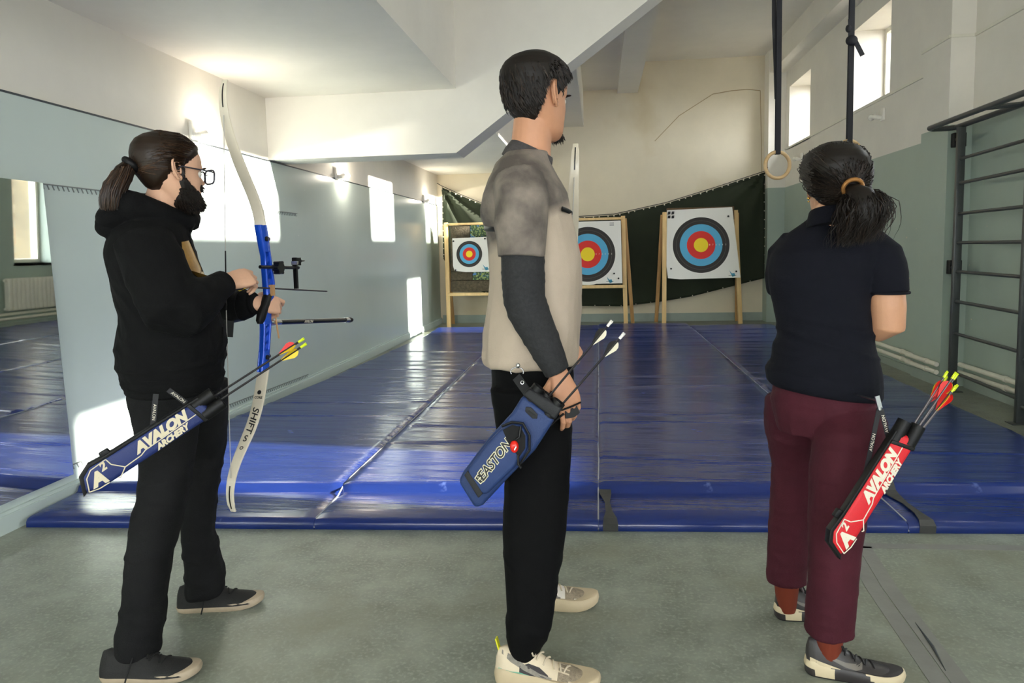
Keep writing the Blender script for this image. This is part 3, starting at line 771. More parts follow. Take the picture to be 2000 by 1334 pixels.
H1 = hair_set('brown_hair', (46, 32, 22), .42); H2 = hair_set('near_black_hair', (30, 23, 18), .55); H3 = hair_set('dark_brown_hair', (27, 20, 15), .52)
def wrinkle(seed, amp=0.006, sx=5, sy=5, sz=9, lo=0.35):
    def fn(p, n):
        a = fold(p, sx, sy, sz, seed); b = fold(p, sx*2.1, sy*2.1, sz*1.7, seed+7)
        return amp*(max(0, a-lo)*1.2-0.25)+amp*0.45*(max(0, b-lo)-0.2)
    return fn
def body_mesh(parts, voxel=0.0042): 
    g = G()
    for q in parts: g.add(q.v, q.f)
    return remesh(g, voxel, 3, 0.5)

L1_NEAR = [(.055, -1.508, -1.365, .070), (.07, -1.513, -1.362, .076), (.11, -1.506, -1.353, .078), (.165, -1.492, -1.342, .076), (.22, -1.477, -1.333, .078), (.375, -1.453, -1.298, .080), (.44, -1.44, -1.275, .08), (.50, -1.425, -1.255, .082), (.56, -1.40, -1.232, .085, .02), (.66, -1.387, -1.205, .09, .05), (.75, -1.40, -1.18, .093, .08), (.82, -1.42, -1.17, .093, .10), (.86, -1.42, -1.18, .088, .11)]
L1_FAR = [(.05, -1.52, -1.365, .070), (.065, -1.527, -1.36, .076), (.13, -1.518, -1.362, .078), (.165, -1.517, -1.366, .077), (.28, -1.522, -1.39, .074), (.416, -1.522, -1.37, .08), (.57, -1.515, -1.332, .086), (.70, -1.52, -1.315, .092, -.06), (.80, -1.52, -1.31, .092, -.10), (.86, -1.52, -1.31, .088, -.11)]
def shrink(rows, k, zend=None):
    out = [(z, x, y, d*k, w*k) for z, x, y, d, w in rows]
    out = [(z, x, y, d*.70, w*.70) if z < .10 else ((z, x, y, d*.82, w*.82) if z < .19 else (z, x, y, d, w)) for z, x, y, d, w in out]
    if zend is not None: z, x, y, d, w = out[0]; out = [(zend, x+.01, y, d*.6, w*.6)]+out
    return out
def person_left():
    t = thing('person', 'man with ponytail, beard and glasses in black hoodie holding a blue and white bow', 'person', (-1.36, 2.15, 0))
    A = 30; F = az(A); R = az(A-90); Lf = -R
    hM = headM((-1.331, 2.135, 1.430), 55, 4); sc = .98
    # --- body, one surface
    hd = G(); hd.rings([[hM @ p for p in r] for r in head_geo(sc)])
    nk = G(); nk.tube([(-1.405, 2.15, 1.34), (-1.385, 2.148, 1.41), (-1.355, 2.14, 1.47), (-1.335, 2.135, 1.52)], [.07, .06, .056, .055], 20)
    to = slices(G(), px_rows([(.83, -1.46, -1.28, .11), (.92, -1.50, -1.25, .15), (1.1, -1.50, -1.25, .15), (1.25, -1.53, -1.29, .17), (1.35, -1.51, -1.31, .15), (1.40, -1.47, -1.33, .08)], 2.15, .84), A)
    sR, eR, wR = (-1.325, 1.985, 1.335), (-1.215, 1.915, 1.112), (-1.165, 2.125, 1.195)
    sL, eL, wL = (-1.515, 2.315, 1.335), (-1.475, 2.50, 1.075), (-1.255, 2.478, 1.105)
    ar = G(); ar.tube(arm_path(sR, eR, wR), [.058, .05, .044, .042, .042, .038, .029, .026], 16)
    al = G(); al.tube(arm_path(sL, eL, wL), [.058, .05, .044, .042, .042, .038, .029, .026], 16)
    lg = slices(G(), shrink(px_rows(L1_NEAR, 1.97, .84, -.64), .66, .035), 14); lf = slices(G(), shrink(px_rows(L1_FAR, 2.365, .84, -.60), .66, .035), 14)
    me = body_mesh([hd, nk, to, ar, al, lg, lf])
    for s in (1, -1): join_mesh(me, xf(ear_geo(sc, s), hM).mesh())
    # near hand on the string, far hand round the grip
    h1, _, _ = hand_geo(wR, Vector((.05, .10, .02)), Vector((.6, -.5, .75)), 1, [(30, 50, 30), (38, 62, 30), (42, 65, 30), (45, 60, 30)], [(.7, .5, -.35), (.85, .3, -.4), (.95, .1, -.3)], .93)
    h2, _, _ = hand_geo(wL, Vector((.055, .062, -.012)), Vector((.35, -.75, .5)), 1, [(30, 45, 25), (58, 70, 40), (60, 72, 40), (62, 70, 40)], [(.6, .6, -.2), (.85, .42, -.25), (.95, .2, -.2)], .95, stub=-.018)
    for h in (h1, h2): join_mesh(me, remesh(h, .0024, 3))
    b = put('body', me, M_skin1, t)
    add_eyes(t, hM, sc, M_hair1)
    # --- hair, ponytail, beard
    line = [(0, .19), (25, .186), (45, .172), (62, .150), (78, .128), (84, .105), (90, .150), (100, .152), (112, .09), (140, .055), (180, .045)]
    cap = hair_cap(sc, line, lambda p: .012+.008*max(0, -p.x/.1)*max(0, min(1, (p.z-.08)/.05)), hM)
    scp = Scalp(sc); paths = []; tie_d = Vector((-1, .0, -.05))
    for k in range(900):
        th = rng.uniform(-115, 115); x = math.cos(math.radians(th)); y = math.sin(math.radians(th))
        zl = np.interp(abs(th), [q[0] for q in line], [q[1] for q in line])+.004+abs(rng.normal(0, .012))
        s0 = Vector((x*.09, y*.075, zl-.13)); e0 = tie_d+Vector((0, rng.normal(0, .10), rng.normal(0, .12)))
        j = rng.uniform(.009, .016)
        paths.append([hM @ p for p in scp.path(s0, e0, 9, lambda u: .001+j*min(1, u*3)+.012*max(0, u-.7))])
    for k in range(160):
        th = rng.choice([-1, 1])*rng.uniform(120, 180); s0 = Vector((math.cos(math.radians(th))*.09, math.sin(math.radians(th))*.07, rng.uniform(.045, .09)-.13))
        paths.append([hM @ p for p in scp.path(s0, tie_d, 6, lambda u: .003+.012*u)])
    st = strands(paths, .0011)
    h = G(); h.add(cap.v, cap.f); h.add2(st)
    T = hM @ scp.at(tie_d, .022)
    tail = [T+Vector((.01, .02, .0)), T, T+Vector((-.016, -.012, -.022)), T+Vector((-.032, -.026, -.06)), T+Vector((-.043, -.036, -.10)), T+Vector((-.046, -.04, -.13)), T+Vector((-.044, -.04, -.145))]
    h.tube(tail, [.018, .019, .026, .028, .022, .012, .003], 14)
    pp = []
    for k in range(620):
        a = rng.uniform(0, 6.28); q = math.sqrt(rng.uniform(.3, 1)); e = Vector((math.cos(a), math.sin(a), 0)); P = []
        for i, (c, r) in enumerate(zip(tail[1:], [.019, .032, .040, .036, .028, .016])):
            P.append(c+Vector((e.x*r*q, e.y*r*q, e.x*r*.35))+Vector((rng.normal(0, .0015), rng.normal(0, .0015), rng.normal(0, .004)-(.01 if i == 5 else 0))))
        pp.append(P)
    st = strands(pp, .0011); h.add2(st)
    h.obj('hair', H1, t)
    g = G(); nn = (tail[2]-tail[1]).normalized(); a_ = nn.orthogonal().normalized(); b_ = nn.cross(a_)
    g.rings([[T+(a_*math.cos(q)+b_*math.sin(q))*(.021+.009*math.cos(w))+nn*.010*math.sin(w) for w in np.linspace(0, 6.283, 10, endpoint=False)] for q in np.linspace(0, 6.283, 22, endpoint=False)], closed=True)
    g.obj('hair_tie', M_black, t)
    bl = [(0, .046), (20, .052), (40, .066), (58, .085), (68, .096), (74, .125), (80, .13)]
    rings = head_geo(sc); g0 = G(); g0.rings(rings); outer = []; msk = []
    for p_ in g0.v:
        p = Vector(p_)/sc; th = abs(math.degrees(math.atan2(p.y, p.x+.008)))
        m = np.interp(th, [q[0] for q in bl], [q[1] for q in bl])-p.z if th < 79 else -.01
        mu = .0105-abs(p.z-.0725) if th < 24 else -.01   # moustache
        m = max(m, mu); msk.append(m); d = Vector((p.x, p.y, (p.z-.07)*.7)).normalized()
        tk = min(.010+.006*max(0, (.05-p.z)/.05)*(th < 60), .001+max(0, m)*.7) if m > 0 else -.004
        outer.append((p+d*tk+Vector((0, 0, .004*max(0, min(1, (.03-p.z)/.03))*(1 if th < 80 else 0))))*sc)
    bd = G(); bd.add(outer, [f for f in g0.f if max(msk[i] for i in f) > -.003]); pp = []
    idx = [i for i in range(len(outer)) if msk[i] > .002]
    for k in range(1500):
        i = idx[rng.integers(len(idx))]; p = Vector(outer[i])+Vector(rng.normal(0, .002, 3)); d = Vector((p.x*4, p.y*3, -.35)).normalized(); L = rng.uniform(.005, .010)*(1.1 if p.z < .03 else .7)
        c = Vector(rng.normal(0, .25, 3)); pp.append([p-d*.004, p+d*L*.5, p+(d+c*.5)*L])
    s2 = strands(pp, .0008); bd.add2(s2); xf(bd, hM); bd.obj('beard', H2, t)
    # --- glasses
    gl = bpy.data.objects.new('glasses', None); COL.objects.link(gl); gl.parent = t; gl.location = (hM @ Vector((.1, 0, .115)))-wloc(t)
    g = G()
    for s in (1, -1):
        pts = []
        for a in np.linspace(0, 2*math.pi, 25):
            c, q = math.cos(a), math.sin(a); pts.append(hM @ (Vector((.116-abs(.034*s+.026*math.copysign(abs(c)**.55, c)*s)*.12, .034*s+.026*math.copysign(abs(c)**.55, c), .112+.0225*math.copysign(abs(q)**.6, q)))*sc))
        g.tube(pts, .003, 8)
        g.tube([hM @ (Vector(q)*sc) for q in ((.110, .060*s, .124), (.102, .070*s, .125), (.05, .079*s, .126), (.0, .082*s, .128), (-.012, .081*s, .118))], .0022, 8)
    g.tube([hM @ (Vector((.117, y, .122))*sc) for y in (-.009, 0, .009)], .0016, 8)
    g.obj('spectacle_frame', mat('dark_grey_acetate', (48, 48, 58), 0.25), gl)
    for s in (1, -1):
        v = []
        for a in np.linspace(0, 2*math.pi, 24, endpoint=False):
            c, q = math.cos(a), math.sin(a); v.append(hM @ (Vector((.116-abs(.034*s+.026*math.copysign(abs(c)**.55, c)*s)*.12, .034*s+.026*math.copysign(abs(c)**.55, c), .112+.0225*math.copysign(abs(q)**.6, q)))*sc))
        g = G(); g.add(v, [tuple(range(24))]); g.obj('lens', M_lensmix, gl, smooth=False)
    # --- hoodie
    g = slices(G(), px_rows([(.862, -1.53, -1.205, .185), (.875, -1.548, -1.195, .20), (.905, -1.55, -1.195, .20), (.94, -1.567, -1.188, .205), (1.0, -1.567, -1.176, .21), (1.10, -1.543, -1.20, .21), (1.22, -1.568, -1.245, .215), (1.30, -1.578, -1.272, .212), (1.36, -1.555, -1.29, .185), (1.40, -1.50, -1.315, .12), (1.425, -1.46, -1.33, .08)], 2.15, .84), A)
    s1 = G(); s1.tube(arm_path((-1.345, 2.005, 1.325), (-1.213, 1.917, 1.115), (-1.166, 2.10, 1.188)), [.085, .086, .082, .080, .078, .070, .050, .040], 20)
    s2 = G(); s2.tube(arm_path(sL, eL, (-1.262, 2.479, 1.104)), [.085, .082, .078, .075, .07, .062, .052, .046], 20)
    hd = G()
    neck = [(-1.305, 2.185, 1.385), (-1.335, 2.085, 1.415), (-1.385, 2.035, 1.435), (-1.455, 2.05, 1.44), (-1.50, 2.13, 1.44), (-1.475, 2.23, 1.44), (-1.40, 2.26, 1.42), (-1.335, 2.245, 1.40), (-1.305, 2.19, 1.385)]
    hd.tube(neck, [.022, .034, .042, .05, .05, .045, .04, .03, .022], 14)
    hd.sphere((-1.455, 2.085, 1.405), (.065, .11, .05), 20, 14); hd.sphere((-1.475, 2.07, 1.375), (.05, .08, .04), 18, 12)
    bl = G(); bl.rings([ell((-1.353-.175*.0, 2.15, z), az(A), az(A+90), d, w, 2.4, 30) for z, d, w in ()] ) if False else None
    for q in (s1, s2, hd): g.add(q.v, q.f)
    me = remesh(g, .006, 6)
    def fn(p, n):
        a = fold(p, 5, 5, 7, 1.0); b = fold(p+Vector((0, 0, p.x*.6)), 9, 9, 14, 4.0); c = noise.noise(p*3.2)
        low = max(0, 1-abs(p.z-.92)/.12)
        arm = 1.0 if p.y < 2.02 else .6
        return .010*max(0, a-.45)*arm+.006*max(0, b-.5)+.006*c*.8+low*.010*max(0, fold(p, 2.5, 2.5, 20, 9)-.3)
    displace(me, fn); put('hoodie', me, M_hoodie, t)
    # cuffs, waistband
    g = G(); d = (Vector(wL)-Vector(eL)).normalized(); w = Vector((-1.262, 2.479, 1.104)); g.tube([w-d*.055, w-d*.045, w+d*.012, w+d*.018], [.043, .045, .042, .036], 20); g.obj('cuff', M_hoodie, t)
    g = G(); d = (Vector(wR)-Vector(eR)).normalized(); w = Vector((-1.166, 2.105, 1.190)); g.tube([w-d*.05, w-d*.04, w+d*.012, w+d*.018], [.045, .047, .042, .036], 20); g.obj('cuff', M_hoodie, t)
    g = slices(G(), px_rows([(.852, -1.535, -1.205, .187), (.858, -1.545, -1.198, .196), (.90, -1.55, -1.196, .20), (.912, -1.555, -1.192, .203)], 2.15, .84), A); g.obj('waistband', M_hoodie, t)
    # pocket edge and gold print on the chest
    me = bpy.data.objects[[o.name for o in t.children if o.name.startswith('hoodie')][0]].data
    bv = BVHTree.FromPolygons([tuple(Vector(v.co)+wloc(t)) for v in me.vertices], [tuple(p.vertices) for p in me.polygons])
    def on(p, dr, off=.002):
        h = bv.ray_cast(Vector(p), Vector(dr)); return h[0]-Vector(dr).normalized()*off if h[0] else None
    shp = [[(-.07, 1.325), (-.03, 1.33)], [(-.09, 1.30), (-.015, 1.305)], [(-.10, 1.27), (-.01, 1.275)], [(-.105, 1.24), (-.0, 1.245)], [(-.09, 1.215), (.01, 1.22)], [(-.08, 1.20), (.05, 1.20)], [(-.04, 1.185), (.07, 1.18)]]
    g = G(); v = []; nn = 9
    for (a, z0), (b, z1) in [((q[0][0]-.07, q[0][1]), (q[1][0]-.05, q[1][1])) for q in shp]:
        for i in range(nn):
            u = i/(nn-1); l = a+(b-a)*u; z = z0+(z1-z0)*u
            p = on(Vector((-1.42, 2.15, z))+R*(-l)+F*.5, -F, .0025); v.append(p or Vector((-1.42, 2.15, z))+F*.15)
    g.add(v, [(i*nn+j, i*nn+j+1, (i+1)*nn+j+1, (i+1)*nn+j) for i in range(len(shp)-1) for j in range(nn-1)]); g.obj('gold_print', M_gold, t)
    g = G(); g.tube([on(Vector((-1.42, 2.15, z))+R*l+F*.5, -F, .001) for l, z in ((.155, .935), (.15, .98), (.13, 1.02), (.10, 1.05))], .003, 6); g.obj('pocket_seam', M_hoodie, t)
    g = G(); g.tube([on(Vector((-1.40, 2.15, z))+R*l+F*.5, -F, .002) for l, z in ((.02, 1.385), (.03, 1.35), (.045, 1.31), (.05, 1.27), (.05, 1.23))], [.003, .004, .004, .004, .003], 6); g.obj('drawstring', M_black, t)
    # white T-shirt edge at the neck
    # --- trousers
    g = slices(G(), px_rows([(.80, -1.535, -1.20, .165), (.84, -1.54, -1.205, .175), (.88, -1.535, -1.21, .175), (.90, -1.53, -1.215, .17)], 2.15, .84), A)
    a1 = slices(G(), px_rows(L1_NEAR, 1.97, .84, -.64), 14); a2 = slices(G(), px_rows(L1_FAR, 2.365, .84, -.60), 14)
    for q in (a1, a2): g.add(q.v, q.f)
    me = remesh(g, .0055, 5)
    def fn(p, n):
        w = 1.0 if p.z < .25 else (.8 if .38 < p.z < .62 else .35)
        a = fold(Vector((p.x+p.z*.5, p.y, p.z)), 5, 4, 13, 2.0); v = fold(p, 9, 9, 1.3, 5.0)
        return w*.009*max(0, a-.4)+.005*max(0, v-.5)-.002
    displace(me, fn); put('trousers', me, M_jeans, t)
    g = G(); g.tube([(-1.168, 2.19, 1.172), (-1.152, 2.20, 1.174), (-1.138, 2.21, 1.188), (-1.135, 2.215, 1.206)], [.006, .007, .005, .002], 8); g.obj('finger_tab', M_black, t)
    g = G(); g.sphere((-1.160, 2.192, 1.182), (.012, .009, .007), 12, 8); g.obj('tab_spacer', mat('red_plastic', (200, 30, 30), .4), t)
    g = G(); d_ = (Vector(wL)-Vector(eL)).normalized(); m_ = Vector(eL).lerp(Vector(wL), .55); g.rings([ell(m_+d_*q, d_.cross(Vector((0, 0, 1))).normalized(), Vector((0, 0, 1)), .068-.05*abs(q)*q*0-.06*(q+.07), .066-.06*(q+.07), 2.2, 24) for q in (-.07, -.02, .03, .06)]); g.obj('arm_guard', M_black, t)
    g = G(); g.bar((-1.335, 2.45, 1.06), (-1.345, 2.45, .985), .034, .006, up=(.5, -.87, 0)); g.obj('arm_guard_strap', M_black, t, smooth=False)
    # --- shoes
    Mu = mat('black_suede', (22, 21, 21), 0.75, var=(40, 0.2), bump=(300, 0.2)); Ms = mat('worn_white_rubber', (166, 150, 128), 0.6, var=(12, 0.18)); Ml = mat('black_lace', (12, 12, 12), 0.8)
    stl = dict(sole=.026, prof=[(x+.003*(x > .2), w+.004, h, wt) for x, w, h, wt in PROF], outline=[(x, y*.99) for x, y in OUT], solez=lambda x: .029-.002*max(0, (x-.2)/.09), lace=(.105, .19), drape=True, nlace=6,
               stripes=[('side_panel', [(.03, .04, .08), (.08, .04, .075), (.12, .04, .06), (.14, .04, .05)], Mu)])
    shoe(t, 'shoe', (-1.522, 1.915, 0), 9, .298, dict(upper=Mu, sole=Ms, lace=Ml, tongue=Mu), stl)
    shoe(t, 'shoe', (-1.532, 2.33, 0), 16, .30, dict(upper=Mu, sole=Ms, lace=Ml, tongue=Mu), stl)
    return t
M_lensmix = bpy.data.materials.new('clear_lens'); M_lensmix.use_nodes = True
def clear_mix(m, tint):
    nt = m.node_tree
    for n in list(nt.nodes): nt.nodes.remove(n)
    o = nt.nodes.new('ShaderNodeOutputMaterial'); a = nt.nodes.new('ShaderNodeBsdfTransparent'); b = nt.nodes.new('ShaderNodeBsdfGlossy'); x = nt.nodes.new('ShaderNodeMixShader'); fr = nt.nodes.new('ShaderNodeMath'); lw = nt.nodes.new('ShaderNodeLayerWeight'); p4 = nt.nodes.new('ShaderNodeMath'); p4.operation = 'POWER'; p4.inputs[1].default_value = 4.0; nt.links.new(lw.outputs['Facing'], p4.inputs[0]); fr.operation = 'MULTIPLY_ADD'; nt.links.new(p4.outputs[0], fr.inputs[0]); fr.inputs[1].default_value = 0.7; fr.inputs[2].default_value = 0.045
    a.inputs[0].default_value = (*tint, 1); b.inputs[0].default_value = (1, 1, 1, 1); b.inputs['Roughness'].default_value = 0.02
    nt.links.new(fr.outputs[0], x.inputs[0]); nt.links.new(a.outputs[0], x.inputs[1]); nt.links.new(b.outputs[0], x.inputs[2]); nt.links.new(x.outputs[0], o.inputs[0])
clear_mix(M_lensmix, (.97, .98, 1)); clear_mix(M_glass, (.97, .98, .98))
P1 = person_left()
# ------------------------------------------------------------------ person 2: tall man in the middle, seen from behind his right shoulder
def person_middle():
    t = thing('person', 'tall man with short dark hair in a beige and grey T-shirt and black trousers', 'person', (-0.2, 2.25, 0))
    A = 3; F = az(A); R = az(A-90)
    hM = headM((-.184, 2.255, 1.617), 53, 3); sc = 1.055
    torso = [(.922, -.360, -.080, .19), (.932, -.369, -.070, .20), (.95, -.370, -.067, .205), (1.05, -.360, -.060, .20), (1.17, -.341, -.052, .20), (1.25, -.343, -.052, .20), (1.34, -.350, -.072, .212), (1.40, -.362, -.088, .222), (1.445, -.360, -.096, .222), (1.50, -.340, -.125, .185), (1.545, -.315, -.145, .13), (1.58, -.285, -.15, .085)]
    NEAR = [(.075, -.281, -.190, .050), (.12, -.283, -.170, .06), (.165, -.285, -.150, .068), (.21, -.286, -.141, .074, .01), (.29, -.290, -.133, .080, .02), (.35, -.294, -.117, .084, .03), (.44, -.299, -.104, .088, .045), (.585, -.291, -.096, .090, .07), (.742, -.318, -.088, .092, .10), (.86, -.335, -.085, .092, .125)]
    FAR = [(.075, -.275, -.18, .05), (.15, -.285, -.15, .066), (.29, -.29, -.135, .08, -.02), (.45, -.295, -.11, .086, -.05), (.6, -.295, -.10, .09, -.08), (.74, -.32, -.09, .092, -.11), (.86, -.335, -.085, .092, -.13)]
    hd = G(); hd.rings([[hM @ p for p in r] for r in head_geo(sc)])
    nk = G(); nk.tube([(-.215, 2.25, 1.48), (-.208, 2.252, 1.58), (-.20, 2.255, 1.66), (-.192, 2.258, 1.72)], [.072, .063, .061, .06], 22)
    to = slices(G(), shrink(px_rows(torso, 2.25, 1.0), .84), A)
    sR, eR, wR = (-.215, 2.045, 1.44), (-.215, 2.02, 1.135), (-.118, 2.02, .925)
    sL, eL, wL = (-.20, 2.44, 1.44), (-.17, 2.56, 1.17), (-.125, 2.60, .945)
    ar = G(); ar.tube(arm_path(sR, eR, wR), [.056, .05, .045, .043, .043, .040, .031, .027], 16)
    al = G(); al.tube(arm_path(sL, eL, wL), [.056, .05, .045, .043, .043, .040, .031, .027], 16)
    lg = slices(G(), shrink(px_rows(NEAR, 2.03, 1.0), .7, .035), A); lf = slices(G(), shrink(px_rows(FAR, 2.48, 1.0), .7, .035), A)
    me = body_mesh([hd, nk, to, ar, al, lg, lf])
    for s in (1, -1): join_mesh(me, xf(ear_geo(sc, s), hM).mesh())
    h1, tips, P = hand_geo(wR, Vector((.035, .0, -.105)), Vector((.42, -.9, .12)), -1, [(18, 28, 15), (24, 34, 18), (28, 38, 20), (30, 42, 22)], [(.6, .7, -.4), (.85, .35, -.4), (.95, .1, -.3)], .98)
    h2, _, _ = hand_geo(wL, Vector((.035, .03, -.05)), Vector((.6, -.6, .5)), 1, [(50, 65, 35), (58, 70, 40), (60, 72, 40), (62, 70, 40)], [(.6, .6, -.2), (.85, .42, -.25), (.95, .2, -.2)], .95)
    for h in (h1, h2): join_mesh(me, remesh(h, .0022, 3))
    put('body', me, M_skin2, t)
    # nails on the near hand
    add_eyes(t, hM, sc, M_hair2)
    # black finger tab held on the near hand
    ft = G(); k = P(.118, .0, -.004)
    ft.prism([(-.010, -.020), (.012, -.022), (.018, .0), (.012, .024), (-.010, .020)], k, P(1, 0, 0)-P(0, 0, 0), P(0, 1, 0)-P(0, 0, 0), P(0, 0, 1)-P(0, 0, 0), .012)
    ft.obj('finger_tab', M_black, t, smooth=False)
    ft = G(); ft.tube([P(.10, -.03, .014), P(.10, 0, .020), P(.10, .034, .012)], .0028, 6); ft.tube([P(.112, .03, .012), P(.118, .055, .014), P(.13, .078, .01)], [.004, .003, .001], 6); ft.obj('tab_strap', M_black, t)
    # --- hair: short, brushed forward from the crown
    line = [(0, .185), (25, .182), (45, .172), (62, .155), (72, .140), (78, .118), (83, .125), (88, .158), (104, .158), (114, .13), (121, .08), (135, .042), (150, .026), (180, .02)]
    cap = hair_cap(sc, line, lambda p: .012+.010*max(0, min(1, (p.z-.10)/.08)), hM)
    scp = Scalp(sc); pp = []; crown = Vector((-.45, .08, 1)).normalized()
    for k in range(3200):
        th = rng.uniform(0, 360); zmin = np.interp(min(th, 360-th), [q[0] for q in line], [q[1] for q in line])
        z = rng.uniform(zmin, .232); x = math.cos(math.radians(th)); y = math.sin(math.radians(th)); w = math.sqrt(max(0.02, 1-((z-.13)/.105)**2)) if z > .13 else 1
        d0 = Vector((x*.095*w-.008, y*.076*w, z-.13)).normalized()
        tang = (d0-crown); tang = (tang-d0*tang.dot(d0))
        if tang.length < .05: tang = Vector((rng.normal(), rng.normal(), 0))
        tang.normalize(); sw = Vector((0, 0, 1)).cross(d0)*rng.normal(0.12, .25)
        L = rng.uniform(.035, .06) if z > .11 else rng.uniform(.018, .03)
        top = .011 if z < .11 else .022
        lift = rng.uniform(.4, 1.0); pl = []
        for i in range(5):
            u = i/4; dd = (d0*scp.at(d0).length*0+d0+(tang+sw)*(u*L/.095)).normalized(); pc = scp.at(dd); q_ = scp.at(dd, .004+top*lift*math.sin(min(1, u*1.25)*1.5)*(1-.15*u))
            if (pc/sc).z < hairline(pc/sc, line)-.008: break
            pl.append(hM @ q_)
        if len(pl) > 2: pp.append(pl)
    h = G(); h.add(cap.v, cap.f); st = strands(pp, .0019); h.add2(st)
    h.obj('hair', H2, t)
    g = G(); pp = []
    for k in range(260):
        p = Vector((.094+rng.normal(0, .002), rng.normal(0, .013), .012+rng.normal(0, .006)))*sc; d = Vector((.5, rng.normal(0, .2), -1)).normalized(); pp.append([hM @ (p-d*.008), hM @ (p-d*.001), hM @ (p+d*.005)])
    strands(pp, .0009).obj('goatee', H2, t)
    # --- T-shirt
    g = slices(G(), px_rows(torso, 2.25, 1.0), A)
    s1 = G(); s1.tube([(-.225, 2.085, 1.475), (-.215, 2.045, 1.42), (-.216, 2.03, 1.35), (-.218, 2.022, 1.258)], [.075, .079, .076, .069], 24)
    s2 = G(); s2.tube([(-.21, 2.40, 1.475), (-.205, 2.44, 1.42), (-.195, 2.47, 1.35), (-.18, 2.51, 1.26)], [.075, .078, .074, .068], 24)
    for q in (s1, s2): g.add(q.v, q.f)
    me = remesh(g, .0055, 5)
    def fn(p, n):
        a = fold(Vector((p.x+p.z*.55, p.y, p.z*.8)), 5.5, 4, 5, 3.0); b = fold(p, 8, 8, 2.2, 5.0); lowp = max(0, min(1, (1.25-p.z)/.3))
        up = max(0, 1-abs(p.z-1.40)/.12)
        return .012*max(0, a-.45)*(.5+up)+.010*lowp*max(0, b-.4)-.002
    displace(me, fn)
    put('t_shirt', me, M_shirt, t)
    g = G(); U = Vector((.86, 0, -.42)).normalized()
    def coll(k, r, dz=0): return ell(Vector((-.212+.004*k, 2.252, 1.60+dz)), U, Vector((0, 1, 0)), r, r*.92, 2, 30)
    ax = Vector((.42, 0, .86)).normalized(); c0 = Vector((-.214, 2.251, 1.563))
    g.rings([ell(c0+ax*q, U, Vector((0, 1, 0)), r, r*.97, 2, 32) for q, r in ((-.025, .081), (0, .079), (.026, .071), (.030, .068), (.024, .064), (-.01, .064))]); g.obj('collar', M_rib, t)
    # shoulder seam and sleeve hem
    # chest guard strap under the arm
    def band(z0, z1, t0, t1, w):
        g = G(); pts = []
        for q in np.linspace(t0, t1, 10):
            a = math.radians(q); z = z0+(z1-z0)*(q-t0)/(t1-t0); dd = np.interp(z, [1.34, 1.40], [.139, .137])+.003; ww = np.interp(z, [1.34, 1.40], [.212, .222])+.003
            x = math.cos(a); y = math.sin(a); pts.append(Vector((-.211-(z-1.34)*.2, 2.25, z))+F*(dd*math.copysign(abs(x)**(2/2.3), x))+az(A+90)*(ww*math.copysign(abs(y)**(2/2.3), y)))
        g.tube(pts, [(.002, w)]*10, 8, up=(pts[0]-Vector((-.211, 2.25, pts[0].z))).normalized()); g.obj('chest_guard_strap', M_black, t)
    band(1.35, 1.338, 170, 246, .008); band(1.395, 1.385, 318, 345, .007)
    # --- compression sleeve on the near arm, and the far one
    for (a, b, c) in ((sR, eR, wR), (sL, eL, wL)):
        g = G(); P_ = arm_path(a, b, c); g.tube(P_[1:7]+[Vector(P_[6]).lerp(Vector(P_[7]), .9)], [.063, .062, .060, .059, .052, .043, .036], 24)
        me = remesh(g, .005, 3); displace(me, lambda p, n: .004*max(0, fold(p, 7, 7, 26, 6)-.45)); put('arm_sleeve', me, M_sleeve, t)
    # --- trousers
    g = slices(G(), px_rows([(.80, -.335, -.085, .165), (.86, -.342, -.083, .178), (.95, -.345, -.085, .178), (.985, -.335, -.10, .165)], 2.25, 1.0), A)
    a1 = slices(G(), px_rows(NEAR, 2.03, 1.0), A); a2 = slices(G(), px_rows(FAR, 2.48, 1.0), A)
    for q in (a1, a2): g.add(q.v, q.f)
    me = remesh(g, .0055, 5)
    def fn(p, n):
        w = 1.2 if p.z < .3 else .5; a = fold(Vector((p.x, p.y, p.z+p.x*.6)), 5, 4, 12, 2.0); v = fold(p, 8, 8, 1.2, 5.0)
        return w*.008*max(0, a-.45)+.006*max(0, v-.5)-.002
    displace(me, fn); put('trousers', me, M_track, t)
    for x, y, in ((-.238, 2.03), (-.238, 2.48)):
        g = G(); g.tube([(x, y, .035), (x, y, .10)], [.042, .044], 18); g.obj('sock', mat('navy_sock', (22, 24, 40), .85) if 'navy_sock' not in MATS else MATS['navy_sock'], t)
    # --- running shoes
    prof = [(x, w*1.03, h*(1.12 if x < .13 else 1.05), wt) for x, w, h, wt in PROF]
    stl = dict(sole=.04, prof=prof, outline=[(x, y*1.05) for x, y in OUT], spring=.016, solez=lambda x: .046-.012*max(0, (x-.12)/.17)+.006*math.exp(-((x-.02)/.03)**2), lace=(.108, .20), nlace=6, tab=mat('yellow_tab', (216, 212, 40), .6),
               toe=lambda x, y, z: 1 if (.195 < x < .262 and z > .040 and y < .042) else 0,
               stripes=[('dark_panel', [(.075, .05, .066), (.10, .046, .074), (.13, .042, .066), (.155, .040, .05)], mat('dark_mesh_panel', (58, 54, 56), .8)),
                        ('teal_trim', [(.015, .050, .053), (.05, .046, .0495), (.075, .047, .0505), (.10, .0435, .0465), (.13, .040, .043), (.16, .038, .0405)], mat('teal_trim', (110, 178, 150), .5)),
                        ('grey_stripe', [(.022, .088, .096), (.05, .072, .088), (.09, .056, .070), (.13, .044, .054), (.165, .040, .046)], mat('grey_stripe', (128, 122, 112), .6, var=(80, .25)))])
